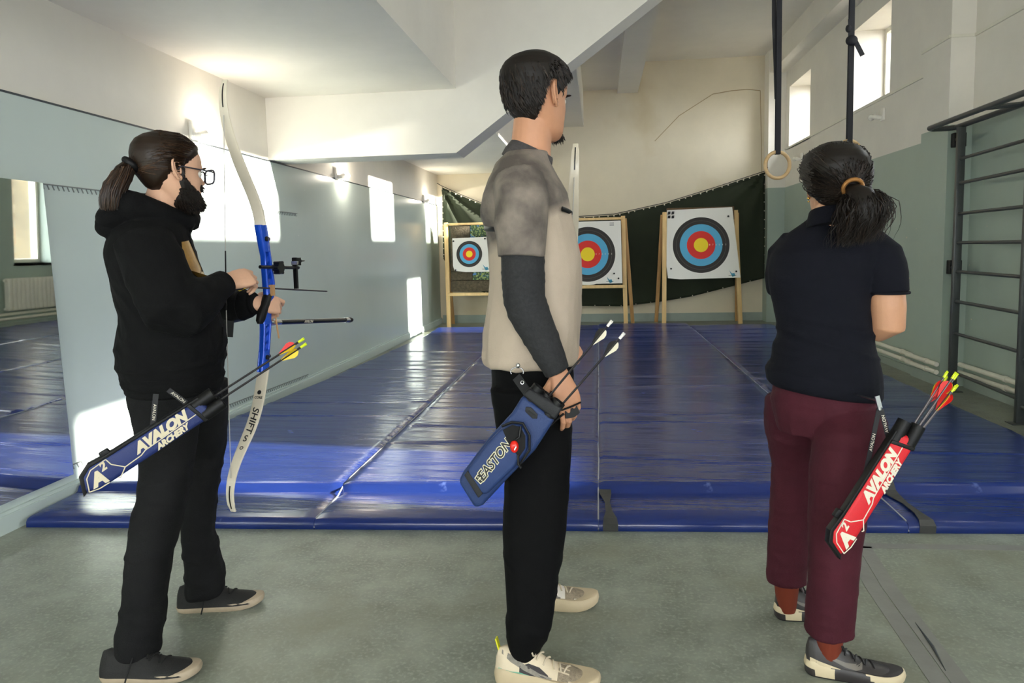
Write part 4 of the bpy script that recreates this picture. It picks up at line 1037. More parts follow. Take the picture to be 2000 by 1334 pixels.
    Mc = mat('cream_shoe_leather', (214, 198, 172), .6, var=(14, .08)); Mm = mat('grey_toe_mesh', (150, 136, 116), .8, var=(90, .3), bump=(400, .4)); Ms = mat('cream_foam_sole', (190, 172, 142), .6, var=(10, .06)); Ml = mat('cream_lace', (206, 192, 168), .85)
    Mw = mat('white_shoe_leather', (220, 212, 202), .5, var=(14, .08))
    shoe(t, 'shoe', (-.318, 2.015, 0), -6, .31, dict(upper=[Mc, Mm], sole=Ms, lace=Ml, tongue=Mm), stl)
    shoe(t, 'shoe', (-.325, 2.475, 0), 2, .31, dict(upper=[Mw, Mm], sole=Ms, lace=Ml, tongue=Mm), stl)
    return t
def shirt_mat():
    m = mat('tie_dye_shirt', (180, 164, 147), .85, var=(7, .07), bump=(260, .12)); nt = m.node_tree; b = nt.nodes['Principled BSDF']
    src = b.inputs['Base Color'].links[0].from_socket
    tc = nt.nodes.new('ShaderNodeTexCoord'); sp = nt.nodes.new('ShaderNodeSeparateXYZ'); nt.links.new(tc.outputs['Object'], sp.inputs[0])
    # dyed darker above a line across the chest and over the sleeve
    mr = nt.nodes.new('ShaderNodeMapRange'); mr.inputs['From Min'].default_value = 1.33; mr.inputs['From Max'].default_value = 1.37
    ab = nt.nodes.new('ShaderNodeMath'); ab.operation = 'MULTIPLY_ADD'; ab.inputs[1].default_value = -.55; nt.links.new(sp.outputs['X'], ab.inputs[0]); nt.links.new(sp.outputs['Z'], ab.inputs[2])
    nt.links.new(ab.outputs[0], mr.inputs[0])
    y0_ = nt.nodes.new('ShaderNodeMath'); y0_.operation = 'LESS_THAN'; y0_.inputs[1].default_value = -.2145; nt.links.new(sp.outputs['Y'], y0_.inputs[0]); z0_ = nt.nodes.new('ShaderNodeMath'); z0_.operation = 'GREATER_THAN'; z0_.inputs[1].default_value = 1.25; nt.links.new(sp.outputs['Z'], z0_.inputs[0]); yy = nt.nodes.new('ShaderNodeMath'); yy.operation = 'MULTIPLY'; nt.links.new(y0_.outputs[0], yy.inputs[0]); nt.links.new(z0_.outputs[0], yy.inputs[1])
    mx = nt.nodes.new('ShaderNodeMath'); mx.operation = 'MAXIMUM'; nt.links.new(mr.outputs[0], mx.inputs[0]); nt.links.new(yy.outputs[0], mx.inputs[1])
    n = nt.nodes.new('ShaderNodeTexNoise'); n.inputs['Scale'].default_value = 11; n.inputs['Detail'].default_value = 6; nt.links.new(tc.outputs['Object'], n.inputs['Vector'])
    r = nt.nodes.new('ShaderNodeValToRGB'); r.color_ramp.elements[0].position = .38; r.color_ramp.elements[1].position = .66
    r.color_ramp.elements[0].color = (*lin((88, 80, 75)), 1); r.color_ramp.elements[1].color = (*lin((136, 125, 115)), 1); nt.links.new(n.outputs['Fac'], r.inputs[0])
    nt.links.new(node_mix(nt, mx.outputs[0], src, r.outputs[0]), b.inputs['Base Color'])
    return m
M_shirt = shirt_mat(); M_rib = mat('charcoal_rib', (70, 66, 66), .9, var=(60, .25), bump=(300, .3)); M_sleeve = mat('charcoal_heather', (36, 36, 38), .85, var=(120, .4), bump=(240, .15)); M_track = mat('black_track_fabric', (7, 7, 8), .85, spec=.15, bump=(160, .08))
P2 = person_middle()

# ------------------------------------------------------------------ person 3: woman at the right, seen from behind with folded arms
def person_right():
    t = thing('person', 'woman with a dark wavy ponytail in a navy top and maroon trousers, arms folded', 'person', (.69, 2.28, 0))
    k = .965; AT = 76; AL = 40
    hM = headM((.703, 2.285, 1.337), 93, 4); sc = .945
    def rows(L, Y): return [(r[0], (r[1]+r[2])/2+.3*(r[4] if len(r) > 4 else 0), Y+(r[4] if len(r) > 4 else 0), r[3], (r[2]-r[1])/2*k) for r in L]
    torso = [(.785, .525, .850, .140), (.80, .510, .856, .148), (.83, .506, .856, .148), (.862, .505, .855, .146), (.90, .515, .850, .138), (.968, .531, .832, .122), (1.01, .541, .826, .118), (1.085, .528, .814, .118), (1.15, .512, .818, .122), (1.20, .508, .83, .122), (1.25, .518, .855, .115), (1.285, .545, .845, .10), (1.315, .57, .818, .08), (1.34, .61, .788, .065), (1.36, .632, .77, .058)]
    NEAR = [(.125, .601, .735, .066), (.15, .600, .736, .067), (.26, .605, .742, .068), (.38, .609, .748, .072), (.49, .604, .762, .08), (.65, .612, .795, .096, .02), (.74, .62, .812, .10, .05), (.79, .63, .80, .09, .09)]
    FAR = [(.135, .561, .682, .064), (.165, .560, .684, .066), (.32, .566, .69, .068), (.43, .575, .705, .076), (.543, .580, .725, .085), (.69, .556, .74, .10, -.03), (.77, .555, .735, .095, -.07), (.80, .56, .735, .085, -.09)]
    hd = G(); hd.rings([[hM @ p for p in r] for r in head_geo(sc)])
    nk = G(); nk.tube([(.695, 2.26, 1.27), (.697, 2.265, 1.34), (.70, 2.27, 1.39), (.702, 2.275, 1.44)], [.062, .052, .05, .05], 20)
    to = slices(G(), shrink(rows([(.77, .60, .78, .07)]+torso[5:], 2.28), .84), AT)
    sR, eR, wR = (.825, 2.235, 1.245), (.848, 2.215, 1.022), (.735, 2.405, 1.075)
    sL, eL, wL = (.60, 2.34, 1.24), (.635, 2.46, 1.03), (.735, 2.47, 1.05)
    # right forearm is bare: built to its outline
    def arm(a, b, c, r): q = G(); q.tube(arm_path(a, b, c), r, 20); return q
    ar = arm(sR, eR, wR, [.056, .053, .051, .049, .047, .040, .029, .024]); al = arm(sL, eL, wL, [.052, .048, .045, .043, .043, .038, .028, .024])
    lg = slices(G(), shrink(rows(NEAR, 2.13), .68, .03), 20); lf = slices(G(), shrink(rows(FAR, 2.44), .68, .03), 20)
    me = body_mesh([hd, nk, to, ar, al, lg, lf])
    for s in (1, -1): join_mesh(me, xf(ear_geo(sc, s), hM).mesh())
    h1, _, _ = hand_geo(wR, Vector((-.09, .03, .015)), Vector((.1, .9, .3)), 1, [(15, 25, 15)]*4, None, .86)
    h2, _, _ = hand_geo(wL, Vector((.09, -.03, .005)), Vector((.1, .9, .3)), -1, [(15, 25, 15)]*4, None, .86)
    for h in (h1, h2): join_mesh(me, remesh(h, .0022, 3))
    put('body', me, M_skin3, t)
    add_eyes(t, hM, sc, M_hair3)
    for s in (1, -1):
        g = G(); p = hM @ (Vector((-.002, .079*s, .083))*sc); g.sphere(p, .0045, 10, 8); g.sphere(p+Vector((0, 0, -.010)), .003, 8, 6); g.obj('earring', mat('gold', (214, 170, 84), .25, metal=1.0) if 'gold' not in MATS else MATS['gold'], t)
    # --- hair
    line = [(0, .19), (25, .186), (45, .172), (62, .150), (78, .125), (88, .098), (96, .10), (112, .06), (140, .035), (180, .028)]
    cap = hair_cap(sc, line, lambda p: .020+.008*max(0, min(1, (p.z-.10)/.06)), hM)
    scp = Scalp(sc); paths = []; tie_d = Vector((-1, -.10, -.38))
    for i in range(1300):
        th = rng.uniform(-150, 150); x = math.cos(math.radians(th)); y = math.sin(math.radians(th))
        zl = np.interp(abs(th), [q[0] for q in line], [q[1] for q in line])+.004+abs(rng.normal(0, .02))
        s0 = Vector((x*.09, y*.075, zl-.13)); e0 = tie_d+Vector((0, rng.normal(0, .13), rng.normal(0, .11)))
        j = rng.uniform(.016, .0285); wv = rng.uniform(0, 6)
        paths.append([hM @ p for p in scp.path(s0, e0, 9, lambda u: .002+j*min(1, u*3)+.0015*math.sin(u*12+wv)+.006*max(0, u-.8))])
    st = strands(paths, .0012); h = G(); h.add(cap.v, cap.f); h.add2(st)
    T = hM @ scp.at(tie_d, .030)
    tail = [T+Vector((0, .012, .0)), T+Vector((.002, -.012, -.004)), T+Vector((.010, -.032, -.022)), T+Vector((.022, -.040, -.05)), T+Vector((.022, -.038, -.08)), T+Vector((.012, -.034, -.115)), T+Vector((.0, -.03, -.145))]
    h.tube(tail, [.020, .022, .040, .050, .046, .032, .008], 16)
    pp = []
    for i in range(520):
        a = rng.uniform(0, 6.28); q = rng.uniform(.75, 1.25); ex, ey = math.cos(a), math.sin(a); P = []; ph = rng.uniform(0, 6.28); ln = rng.uniform(.8, 1.25); lat = rng.normal(0, .009); am = rng.uniform(.003, .008)
        for u in np.linspace(0, 1, 13):
            f = u*5*min(1, ln); i0 = min(4, int(f)); c = tail[1+i0].lerp(tail[2+i0], f-i0); r = np.interp(u, [0, .2, .45, .7, 1], [.02, .042, .054, .048, .03])*q
            P.append(c+Vector((ex*r+lat*2.6*u, ey*r*.8, ex*r*.25))+Vector((am*math.sin(u*15+ph), am*.6*math.cos(u*13+ph), am*.5*math.sin(u*11+ph)-.03*max(0, u-.7)*ln)))
        pp.append(P)
    for i in range(120):   # loose lock swinging out to the right
        a = rng.uniform(0, 6.28); r = rng.uniform(.006, .024); ph = rng.uniform(0, 6.28); P = []
        for u in np.linspace(0, 1, 12):
            c = T+Vector((.008+.030*math.sin(u*1.9), -.03-.006*u, -.015-.055*u+.02*math.sin(u*3.1)))
            P.append(c+Vector((math.cos(a)*r*.6, math.sin(a)*r, math.sin(a)*r))+Vector((.004*math.sin(u*12+ph), 0, .004*math.cos(u*12+ph))))
        pp.append(P)
    st = strands(pp, .0014); h.add2(st); h.obj('hair', H3, t)
    g = G(); c = T+Vector((0, -.008, .006)); a_ = Vector((1, 0, 0)); b_ = Vector((0, -.5, .87)).normalized(); n_ = a_.cross(b_)
    g.rings([[c+(a_*math.cos(q)+b_*math.sin(q))*(.026+.006*math.cos(w))+n_*.007*math.sin(w) for w in np.linspace(0, 6.283, 10, endpoint=False)] for q in np.linspace(0, 6.283, 24, endpoint=False)], closed=True)
    g.obj('hair_tie', mat('bronze_hair_band', (168, 118, 66), .3, metal=.5), t)
    # --- top
    g = slices(G(), rows(torso, 2.28), AT)
    s1 = G(); s1.tube([(.79, 2.26, 1.27), (.822, 2.235, 1.235), (.832, 2.222, 1.18), (.837, 2.217, 1.128)], [.062, .066, .066, .060], 22)
    s2 = G(); s2.tube([(.61, 2.305, 1.275), (.585, 2.33, 1.24), (.585, 2.37, 1.18), (.592, 2.40, 1.13)], [.062, .064, .062, .056], 22)
    for q in (s1, s2): g.add(q.v, q.f)
    me = remesh(g, .0055, 5)
    def fn(p, n):
        w = max(.15, 1-abs(p.z-.98)/.12); a = fold(Vector((p.x*.7, p.y*.7, p.z+.25*p.x)), 3, 3, 16, 2.0); b = fold(p, 5, 5, 6, 8)
        return w*.011*max(0, a-.35)+.004*max(0, b-.5)-.002
    displace(me, fn)
    for v in me.vertices:
        v.co.z += max(0, min(1, (.92-v.co.z)/.10))*(.018+.042*max(0, min(1, (.83-v.co.x)/.30)))
    put('top', me, M_navy, t)
    g = G(); c0 = Vector((.697, 2.262, 1.352)); ax = Vector((0, .25, .97)).normalized()
    U = Vector((1, 0, 0)); Vv = ax.cross(U).normalized()
    g.rings([ell(c0+ax*q, U, Vv, r, r*.88, 2, 30) for q, r in ((-.03, .085), (0, .074), (.022, .068), (.026, .065), (.02, .061), (-.01, .06))]); g.obj('collar', M_navy, t)
    g = G(); g.tube([(.837+.059*math.cos(a), 2.217+.059*math.sin(a), 1.132) for a in np.linspace(0, 6.283, 25)], .004, 8, cap=False); g.obj('sleeve_hem', M_navy, t)
    # --- trousers
    g = slices(G(), rows([(.70, .55, .825, .125), (.76, .53, .85, .135), (.80, .525, .842, .132), (.85, .532, .830, .124), (.91, .545, .822, .112)], 2.285), 60)
    a1 = slices(G(), rows(NEAR, 2.13), 20); a2 = slices(G(), rows(FAR, 2.44), 20)
    for q in (a1, a2): g.add(q.v, q.f)
    me = remesh(g, .0052, 5)
    def fn(p, n):
        a = fold(Vector((p.x+p.z*.4, p.y, p.z)), 4, 4, 15, 2.0); v = fold(p, 9, 9, 1.6, 5.0); w = .9 if p.z > .6 else (.5 if p.z > .25 else .9)
        return w*.006*max(0, a-.42)+.005*max(0, v-.5)-.002
    displace(me, fn); put('trousers', me, M_maroon, t)
    for x, y in ((.668, 2.13), (.625, 2.445)):
        g = G(); g.tube([(x+.005, y, .03), (x, y, .09), (x, y, .165)], [.028, .037, .046], 18); g.obj('sock', M_rust, t)
    # --- shoes
    Mu = mat('charcoal_shoe_leather', (50, 46, 46), .45, var=(20, .12)); Mb = mat('beige_midsole', (206, 190, 158), .55, var=(14, .06)); Mk = mat('black_sole', (28, 27, 28), .6); Mg = mat('grey_swoosh', (112, 106, 98), .5); Mt = mat('grey_tongue', (104, 94, 94), .7)
    stl = dict(sole=.036, prof=[(x, w, h*(1.0+.33*max(0, min(1, (.125-x)/.05))), wt) for x, w, h, wt in PROF], outline=OUT, spring=.014, solez=lambda x: .042-.010*max(0, (x-.15)/.14)+.012*math.exp(-((x-.0)/.035)**2), lace=(.105, .195), nlace=7,
               sole_mi=lambda x, z: (1 if z < .012 else (0 if (x < .085-max(0, z-.03)*1.2 and not .016 < z < .022) or x > .175+(.04-z)*.8 else 2)),
               stripes=[('heel_panel', [(.012, .040, .062), (.04, .038, .055), (.07, .037, .048), (.10, .037, .041)], Mb), ('swoosh', [(.045, .083, .086), (.08, .062, .072), (.115, .048, .061), (.145, .043, .058), (.163, .047, .064), (.166, .056, .066)], Mg)])
    shoe(t, 'shoe', (.603, 2.14, 0), -9, .27, dict(upper=Mu, sole=[Mb, Mk, Mu], lace=Mk, tongue=Mt), stl)
    shoe(t, 'shoe', (.590, 2.455, 0), 5, .27, dict(upper=Mu, sole=[Mb, Mk, Mu], lace=Mk, tongue=Mt), stl)
    return t
M_navy = mat('dark_navy_jersey', (14, 15, 24), .9, spec=.2, var=(20, .1), bump=(260, .12)); M_maroon = mat('maroon_cotton', (68, 23, 35), .8, spec=.25, var=(12, .14), bump=(240, .15)); M_rust = mat('rust_sock', (112, 42, 20), .9)
P3 = person_right()
# ------------------------------------------------------------------ bows
M_limb = mat('white_limb_lacquer', (222, 212, 192), .3, var=(30, .03)); M_blue = mat('blue_anodised_metal', (28, 82, 205), .22, metal=.25, coat=.6); M_navyriser = mat('navy_riser', (26, 40, 84), .3, metal=.3)
M_carbon = mat('carbon_black', (16, 16, 17), .3); M_silver = mat('silver_metal', (196, 196, 198), .25, metal=1.0); M_string = mat('pale_bowstring', (176, 172, 166), .6); M_cork = mat('tan_leather', (186, 142, 96), .7)
M_print = mat('black_print', (24, 24, 26), .6); M_white = mat('white_print', (222, 214, 196), .6)
def bow(label, Gp, azd, upper, lower, riser, full, string_a, rm, zoff=0.0, cant=0.0):
    """upper / lower: limb profiles (a, z) from the riser out; riser: (z, a centre, depth)"""
    d = az(azd); n = az(azd-90); Gp = Vector((Gp[0], Gp[1], 0))
    zc_ = riser[0][0]+.2; kc = math.tan(math.radians(cant))
    def P(a, z, o=0.0): return Gp+d*a+n*(o+(z-zc_)*kc)+Vector((0, 0, z+zoff))
    t = thing('recurve_bow', label, 'bow', P(0, riser[0][0]))
    for prof in (upper, lower):
        a_ = [q[0] for q in prof]; z_ = [q[1] for q in prof]; s = np.concatenate([[0], np.cumsum([math.hypot(a_[i+1]-a_[i], z_[i+1]-z_[i]) for i in range(len(prof)-1)])])
        ss = np.linspace(0, s[-1], 40)
        def sm(v):
            co = np.polyfit(s, v, 5 if len(prof) > 6 else 4); return np.polyval(co, ss)
        A_, Z_ = sm(a_), sm(z_); rings = []
        for i in range(40):
            ta = A_[min(i+1, 39)]-A_[max(i-1, 0)]; tz = Z_[min(i+1, 39)]-Z_[max(i-1, 0)]; L = math.hypot(ta, tz); na, nz = -tz/L, ta/L; u = i/39
            w = .0225*(1-.42*max(0, (u-.45)/.55))*(1 if u < .97 else .8); th = (.0055*(1-u)+.0035)
            if u > .93: th += .002
            c = P(A_[i], Z_[i]); q = d*na+Vector((0, 0, nz))
            rings.append(ell(c, n, q, w, th/2+.0008, 5, 16))
        g = G(); g.rings(rings); lb = g.obj('limb', M_limb, t, sharp=50)
        # string groove and tip wrap in black
        g = G(); i0 = 32
        g.tube([P(A_[i], Z_[i])+(d*-( -1 if False else 1)*.004) for i in range(i0, 39)], .0022, 6); g.obj('string_end', M_carbon, t)
        if prof is upper: tipU = (A_[30], Z_[30]); 
        else: tipL = (A_[30], Z_[30]); lowA, lowZ = A_, Z_
    # riser: two rails, closed ends and slanting bridges
    zs = [r[0] for r in riser]; ac = [r[1] for r in riser]; dp = [r[2] for r in riser]
    def ca(z): return np.interp(z, zs, ac)
    def cd_(z): return np.interp(z, zs, dp)
    g = G(); hi, lo = zs[-1], zs[0]; wins = [(lo+.075, lo+.17), (lo+.305, lo+.435)]
    def block(z0, z1, k=8, f0=-.5, f1=.5, th=.011):
        r = []
        for z in np.linspace(z0, z1, k):
            D = cd_(z); r.append(ell(P(ca(z)+D*(f0+f1)/2, z), d, n, D*(f1-f0)/2, th, 5, 16))
        g.rings(r)
    block(lo, wins[0][0], 6, th=.0135); block(wins[0][1], wins[1][0], 10); block(wins[1][1], hi, 7, th=.0135)
    for z0, z1 in wins:
        block(z0-.004, z1+.004, 8, -.5, -.26); block(z0-.004, z1+.004, 8, .27, .5)
        m = 3
        for i in range(m):
            za = z0+(z1-z0)*i/m; zb = z0+(z1-z0)*(i+.55)/m
            g.bar(P(ca(za)-cd_(za)*.3, za), P(ca(zb)+cd_(zb)*.3, zb), .016, .009, up=n)
    rs = g.obj('riser', rm, t, sharp=50)
    g = G()
    for z in (lo+.05, hi-.05): g.tube([P(ca(z), z, -.018), P(ca(z), z, .018)], .009, 12); g.tube([P(ca(z)+cd_(z)*.5, z), P(ca(z)+cd_(z)*.5+.012, z)], .008, 12)
    g.obj('limb_bolt', rm if not full else M_carbon, t)
    zg = lo+.235; g = G()
    g.rings([ell(P(ca(z)-.012+o, z), d, n, w, h, 2.6, 18) for z, o, w, h in ((zg-.060, -.022, .010, .009), (zg-.048, -.02, .019, .013), (zg-.02, -.012, .022, .015), (zg+.015, .0, .021, .015), (zg+.04, .004, .020, .013), (zg+.05, .004, .012, .010))]); g.obj('grip', M_black, t)
    # string
    g = G(); a0, a1, a2 = string_a; zU, zL = tipU[1], tipL[1]
    g.tube([P(tipU[0]-.006, zU), P(a1, (zU+zL)/2+.0), P(tipL[0]-.006, zL)], .0016, 6); st = g.obj('bowstring', M_string, t)
    g = G(); zm = (zU+zL)/2+.06; 
    def sa(z): return np.interp(z, [zL, (zU+zL)/2, zU], [tipL[0]-.006, a1, tipU[0]-.006])
    g.tube([P(sa(zm+.10), zm+.10), P(sa(zm-.10), zm-.10)], .0026, 6); g.obj('serving', M_carbon, t)
    # sight: extension bar, block with knob, vertical track with aperture
    zs_ = zg+.14
    g = G(); g.tube([P(ca(zs_)-.075, zs_+.006, .022), P(.20, zs_-.004, .022)], .0065, 10); g.obj('sight_bar', M_carbon, t)
    g = G()
    for k in range(10):
        a = 2*math.pi*k/10; g.box(*[tuple(v) for v in (P(ca(zs_)+.028, zs_)-Vector((.012, .012, .012)), P(ca(zs_)+.028, zs_)+Vector((.012, .012, .012)))]) if k == 0 else None
    c = P(ca(zs_)+.03, zs_, .03); g.tube([c-n*.012, c+n*.012], .021, 12)
    for k in range(6): a = math.pi*k/3; g.tube([c-n*.012+d*(.021*math.cos(a))+Vector((0, 0, .021*math.sin(a))), c+n*.012+d*(.021*math.cos(a))+Vector((0, 0, .021*math.sin(a)))], .006, 8)
    g.obj('sight_knob', M_carbon, t)
    g = G(); g.bar(P(.178, zs_-.085, .022), P(.178, zs_+.036, .022), .012, .014, up=n); g.bar(P(.172, zs_+.02, .022), P(.205, zs_+.02, .022), .03, .02, up=n); g.tube([P(.205, zs_+.022, .022), P(.245, zs_+.022, .022)], [.004, .0025], 8)
    g.tube([P(.205, zs_+.022, .022), P(.215, zs_+.022, .022)], .008, 10); g.obj('sight_track', M_carbon, t)
    g = G(); g.box(*[tuple(v) for v in (P(.16, zs_+.014, .03)-Vector((.01, .006, .006)), P(.16, zs_+.014, .03)+Vector((.014, .006, .008)))]); g.obj('sight_aperture', M_silver, t)
    if full:
        a0_, z0_, a1_, z1_ = .02, zg-.062, .664, zg-.116
        def S_(u): return P(a0_+(a1_-a0_)*u, z0_+(z1_-z0_)*u)
        g = G(); g.tube([S_(0), S_(.11)], [.012, .0095], 12); so = g.obj('stabiliser_mount', M_silver, t)
        g = G(); g.tube([S_(.11), S_(.9)], .0095, 14); sb = g.obj('stabiliser', M_carbon, t)
        g = G(); g.tube([S_(.9), S_(.955)], .011, 14); g.obj('stabiliser_collar', M_silver, t)
        g = G(); g.tube([S_(.955), S_(.975), S_(1.0)], [.012, .012, .009], 14); g.obj('stabiliser_tip', M_carbon, t)
        dirn = (S_(1)-S_(0)).normalized(); N_ = (n*.8-d*.5); N_ = (N_-dirn*N_.dot(dirn)).normalized(); Vv = N_.cross(dirn)
        text('stabiliser_print', 'AVALON', .016, S_(.40)+N_*.0097, dirn, Vv, M_white, t, shear=.3)
        # writing down the lower limb, on the side facing the archer
        sl = np.concatenate([[0], np.cumsum([math.hypot(lowA[q+1]-lowA[q], lowZ[q+1]-lowZ[q]) for q in range(39)])])
        def onlimb(u, txt, size, m=M_print, sx=1.0, rot=False):
            me = text_mesh(txt, size, .25 if rot else 0, .0003, .0005); s0 = u*sl[-1]
            for v in me.vertices:
                x, y, h_ = v.co.x*sx, v.co.y, v.co.z
                al, ac_ = (x, y) if rot else (-y, x)
                s_ = s0+al; A_ = np.interp(s_, sl, lowA); Z_ = np.interp(s_, sl, lowZ); A2 = np.interp(s_+.004, sl, lowA); Z2 = np.interp(s_+.004, sl, lowZ)
                L_ = math.hypot(A2-A_, Z2-Z_); na, nz = (Z2-Z_)/L_, -(A2-A_)/L_     # normal on the archer's side
                v.co = P(A_, Z_, ac_)+(d*na+Vector((0, 0, nz)))*(.0046+h_)
            put('limb_print', me, m, t, smooth=False)
        onlimb(.06, 'III', .010); onlimb(.165, '●', .02); onlimb(.20, 'CORE', .012); onlimb(.36, 'SHIFT', .036, sx=1.1, rot=True); onlimb(.50, 'S', .034); onlimb(.57, 'O', .018)
        g = G(); z = zg+.058; g.box(*[tuple(v) for v in (P(ca(z), z, .004)-Vector((.016, .010, .02)), P(ca(z), z, .004)+Vector((.016, .010, .02)))]); g.obj('window_sticker', M_cork, t, smooth=False)
        g = G(); g.tube([P(.045, zg-.05, .012), P(.05, zg-.085, .012), P(.058, zg-.125, .012)], [.003, .004, .003], 6); g.tube([P(.04, zg+.01, 0.012), P(.045, zg-.05, .012)], .003, 6); g.obj('finger_sling', M_cork, t)
    return t
UP1 = [(-.005, 1.387), (-.024, 1.46), (-.076, 1.546), (-.133, 1.644), (-.167, 1.725), (-.177, 1.791), (-.160, 1.867)]
LO1 = [(-.030, .862), (-.066, .768), (-.132, .661), (-.212, .573), (-.253, .506), (-.260, .452), (-.247, .406)]
R1 = [(.856, -.035, .050), (.90, -.028, .044), (.942, -.018, .042), (1.01, -.006, .046), (1.06, .0, .052), (1.10, .012, .046), (1.13, .026, .050), (1.175, .028, .054), (1.24, .022, .046), (1.27, .020, .040), (1.31, .012, .046), (1.388, -.003, .052)]
bow('blue recurve bow with white limbs and a long stabiliser, held by the ponytailed man', (-1.22, 2.5), 82, UP1, LO1, R1, True, (-.18, -.222, -.266), M_blue)
UP2 = [(a+.03, z-.22) for a, z in UP1]; LO2 = [(a+.06, z-.22) for a, z in LO1]; R2 = [(z-.22, c+.03+(.02 if z < 1 else 0), w) for z, c, w in R1]
bow('recurve bow with white limbs and dark riser held upright in front of the tall man', (-.126, 2.72), 92, UP2, LO2, R2, False, (-.15, -.18, -.2), M_navyriser, cant=3.0)

# ------------------------------------------------------------------ arrows
M_fy = mat('yellow_vane', (232, 196, 30), .5); M_fr = mat('red_vane', (206, 30, 26), .5); M_fw = mat('pale_vane', (226, 218, 196), .5); M_fk = mat('black_vane', (26, 22, 24), .5)
M_nock = mat('lime_nock', (214, 232, 40), .35); M_nockw = mat('white_nock', (236, 230, 222), .35); M_shaft = mat('dark_carbon_shaft', (30, 27, 28), .35, var=(30, .3)); M_shaftg = mat('grey_shaft', (84, 78, 78), .35, metal=.4)
def arrow(label, nock, tip, vanes, nm, group, r=.0031, roll=0.4, shaft=None, cat='arrow', vl=.055):
    nock, tip = Vector(nock), Vector(tip); D = (tip-nock).normalized(); t = thing('arrow', label, cat, nock, group)
    g = G(); g.tube([nock+D*.016, tip-D*.012], r, 8); g.tube([tip-D*.012, tip], [r, .0006], 8); g.obj('shaft', shaft or M_shaft, t)
    a = D.orthogonal().normalized(); b = D.cross(a)
    g = G(); g.tube([nock+D*.006, nock+D*.020], [r*1.25, r*1.3], 8); g.bar(nock-a*r*.8, nock+D*.009-a*r*.8, r*1.4, r*.9, up=a); g.bar(nock+a*r*.8, nock+D*.009+a*r*.8, r*1.4, r*.9, up=a); g.obj('nock', nm, t)
    for k, m in enumerate(vanes):
        q = roll+k*2*math.pi/3; e = a*math.cos(q)+b*math.sin(q); g = G()
        prof = [(.030, 0), (.032, .006), (.040, .0125), (.050, .0135), (.064, .008), (.030+vl, 0)]
        g.prism([(x, y+r*.8) for x, y in prof], nock, D, e, D.cross(e), .0009); g.obj('vane', m, t, smooth=False)
    return t
d82 = az(82)
def PB(a, z): return Vector((-1.22, 2.5, 0))+d82*a+Vector((0, 0, z))
arrow('black arrow nocked on the blue bow, its tip pointing past the riser', PB(-.20, 1.176)+az(-8)*.006, PB(.43, 1.12)+az(-8)*.016, [M_fr, M_fy, M_fr], M_nock, None, cat='arrow')

# ------------------------------------------------------------------ quivers
class Plane:
    def __init__(s, P0, N, U):
        s.O = Vector(P0); s.N = Vector(N).normalized(); s.U = Vector(U); s.U = (s.U-s.N*s.U.dot(s.N)).normalized(); s.V = s.N.cross(s.U)
    def __call__(s, u, v, n=0.0): return s.O+s.U*u+s.V*v+s.N*n
def slab(pl, poly, n0, n1, name, m, par, bevel=.012, seg=3):
    g = G(); g.prism(poly, pl(0, 0, (n0+n1)/2), pl.U, pl.V, pl.N, n1-n0); return g.obj(name, m, par, bevel=bevel, seg=seg)
def tubes(pl, spots, L, r, par, m):
    for u, v, n in spots:
        g = G(); c0 = pl(u-L, v, n); c1 = pl(u, v, n); D = pl.U
        g.rings([ell(c0, pl.V, pl.N, r, r, 2, 20), ell(c1, pl.V, pl.N, r, r, 2, 20), ell(c1, pl.V, pl.N, r*.86, r*.86, 2, 20), ell(c1-D*.05, pl.V, pl.N, r*.84, r*.84, 2, 20)]); g.obj('arrow_tube', m, par)
def outline_stroke(pl, pts, w, n, name, m, par):
    g = G(); line(g, [pl(u, v, n) for u, v in pts], w, pl.N, .0008); return g.obj(name, m, par, smooth=False)
def avalon_quiver(label, pl, m, mw, nb):
    t = thing('quiver', label, 'quiver', pl(0, 0))
    body = [(.165, .052), (-.096, .066), (-.150, .072), (-.178, .058), (-.198, .018), (-.160, .004), (.172, -.010)]
    slab(pl, body, nb, .020, 'body', m, t, .012)
    rim = [(-.188, .050), (-.172, .064), (-.150, .076), (-.10, .071), (.16, .057), (.17, .05), (-.096, .064), (-.150, .070), (-.176, .058), (-.196, .018), (-.203, .017)]
    slab(pl, [(-.206, .012), (-.182, .064), (-.150, .078), (-.096, .071), (.165, .057), (.165, .050), (-.096, .062), (-.147, .067), (-.172, .056), (-.194, .016)], nb-.002, .017, 'piping', M_black, t, .002)
    slab(pl, [(.128, .0555), (.139, .055), (.150, -.011), (.139, -.010)], nb-.0015, .0215, 'band', M_black, t, .002)
    slab(pl, [(-.115, .066), (-.088, .066), (-.090, .082), (-.113, .084)], -.006, .010, 'belt_loop', M_black, t, .002)
    tubes(pl, [(.200, .040, .002), (.207, .004, .006)], .06, .0185, t, M_black)
    e = .0207
    text('lettering', 'AVALON', .036, pl(.037, .0365, e), pl.U, pl.V, mw, t, shear=.35, offset=.0026, sx=1.02)
    text('lettering', 'ARCHERY', .022, pl(.052, .008, e), pl.U, pl.V, mw, t, shear=.35, offset=.0014, sx=.95)
    text('lettering', 'A', .050, pl(-.150, .030, e), pl.U*.95+pl.V*-.15, pl.V*.95+pl.U*.15, mw, t, shear=.15, offset=.003)
    text('lettering', '2', .030, pl(-.124, .050, e), pl.U, pl.V, mw, t, shear=.3, offset=.0012)
    outline_stroke(pl, [(.134, .0215), (-.02, .0215), (-.035, .0165), (-.083, .0160), (-.104, .043), (-.106, .062)], .0026, e, 'lettering', mw, t)
    outline_stroke(pl, [(-.083, .016), (-.108, -.0), (-.112, .004)], .0026, e, 'lettering', mw, t)
    outline_stroke(pl, [(-.106, .062), (-.150, .061), (-.170, .048), (-.186, .016), (-.162, .008), (-.135, .006)], .0026, e, 'lettering', mw, t)
    return t
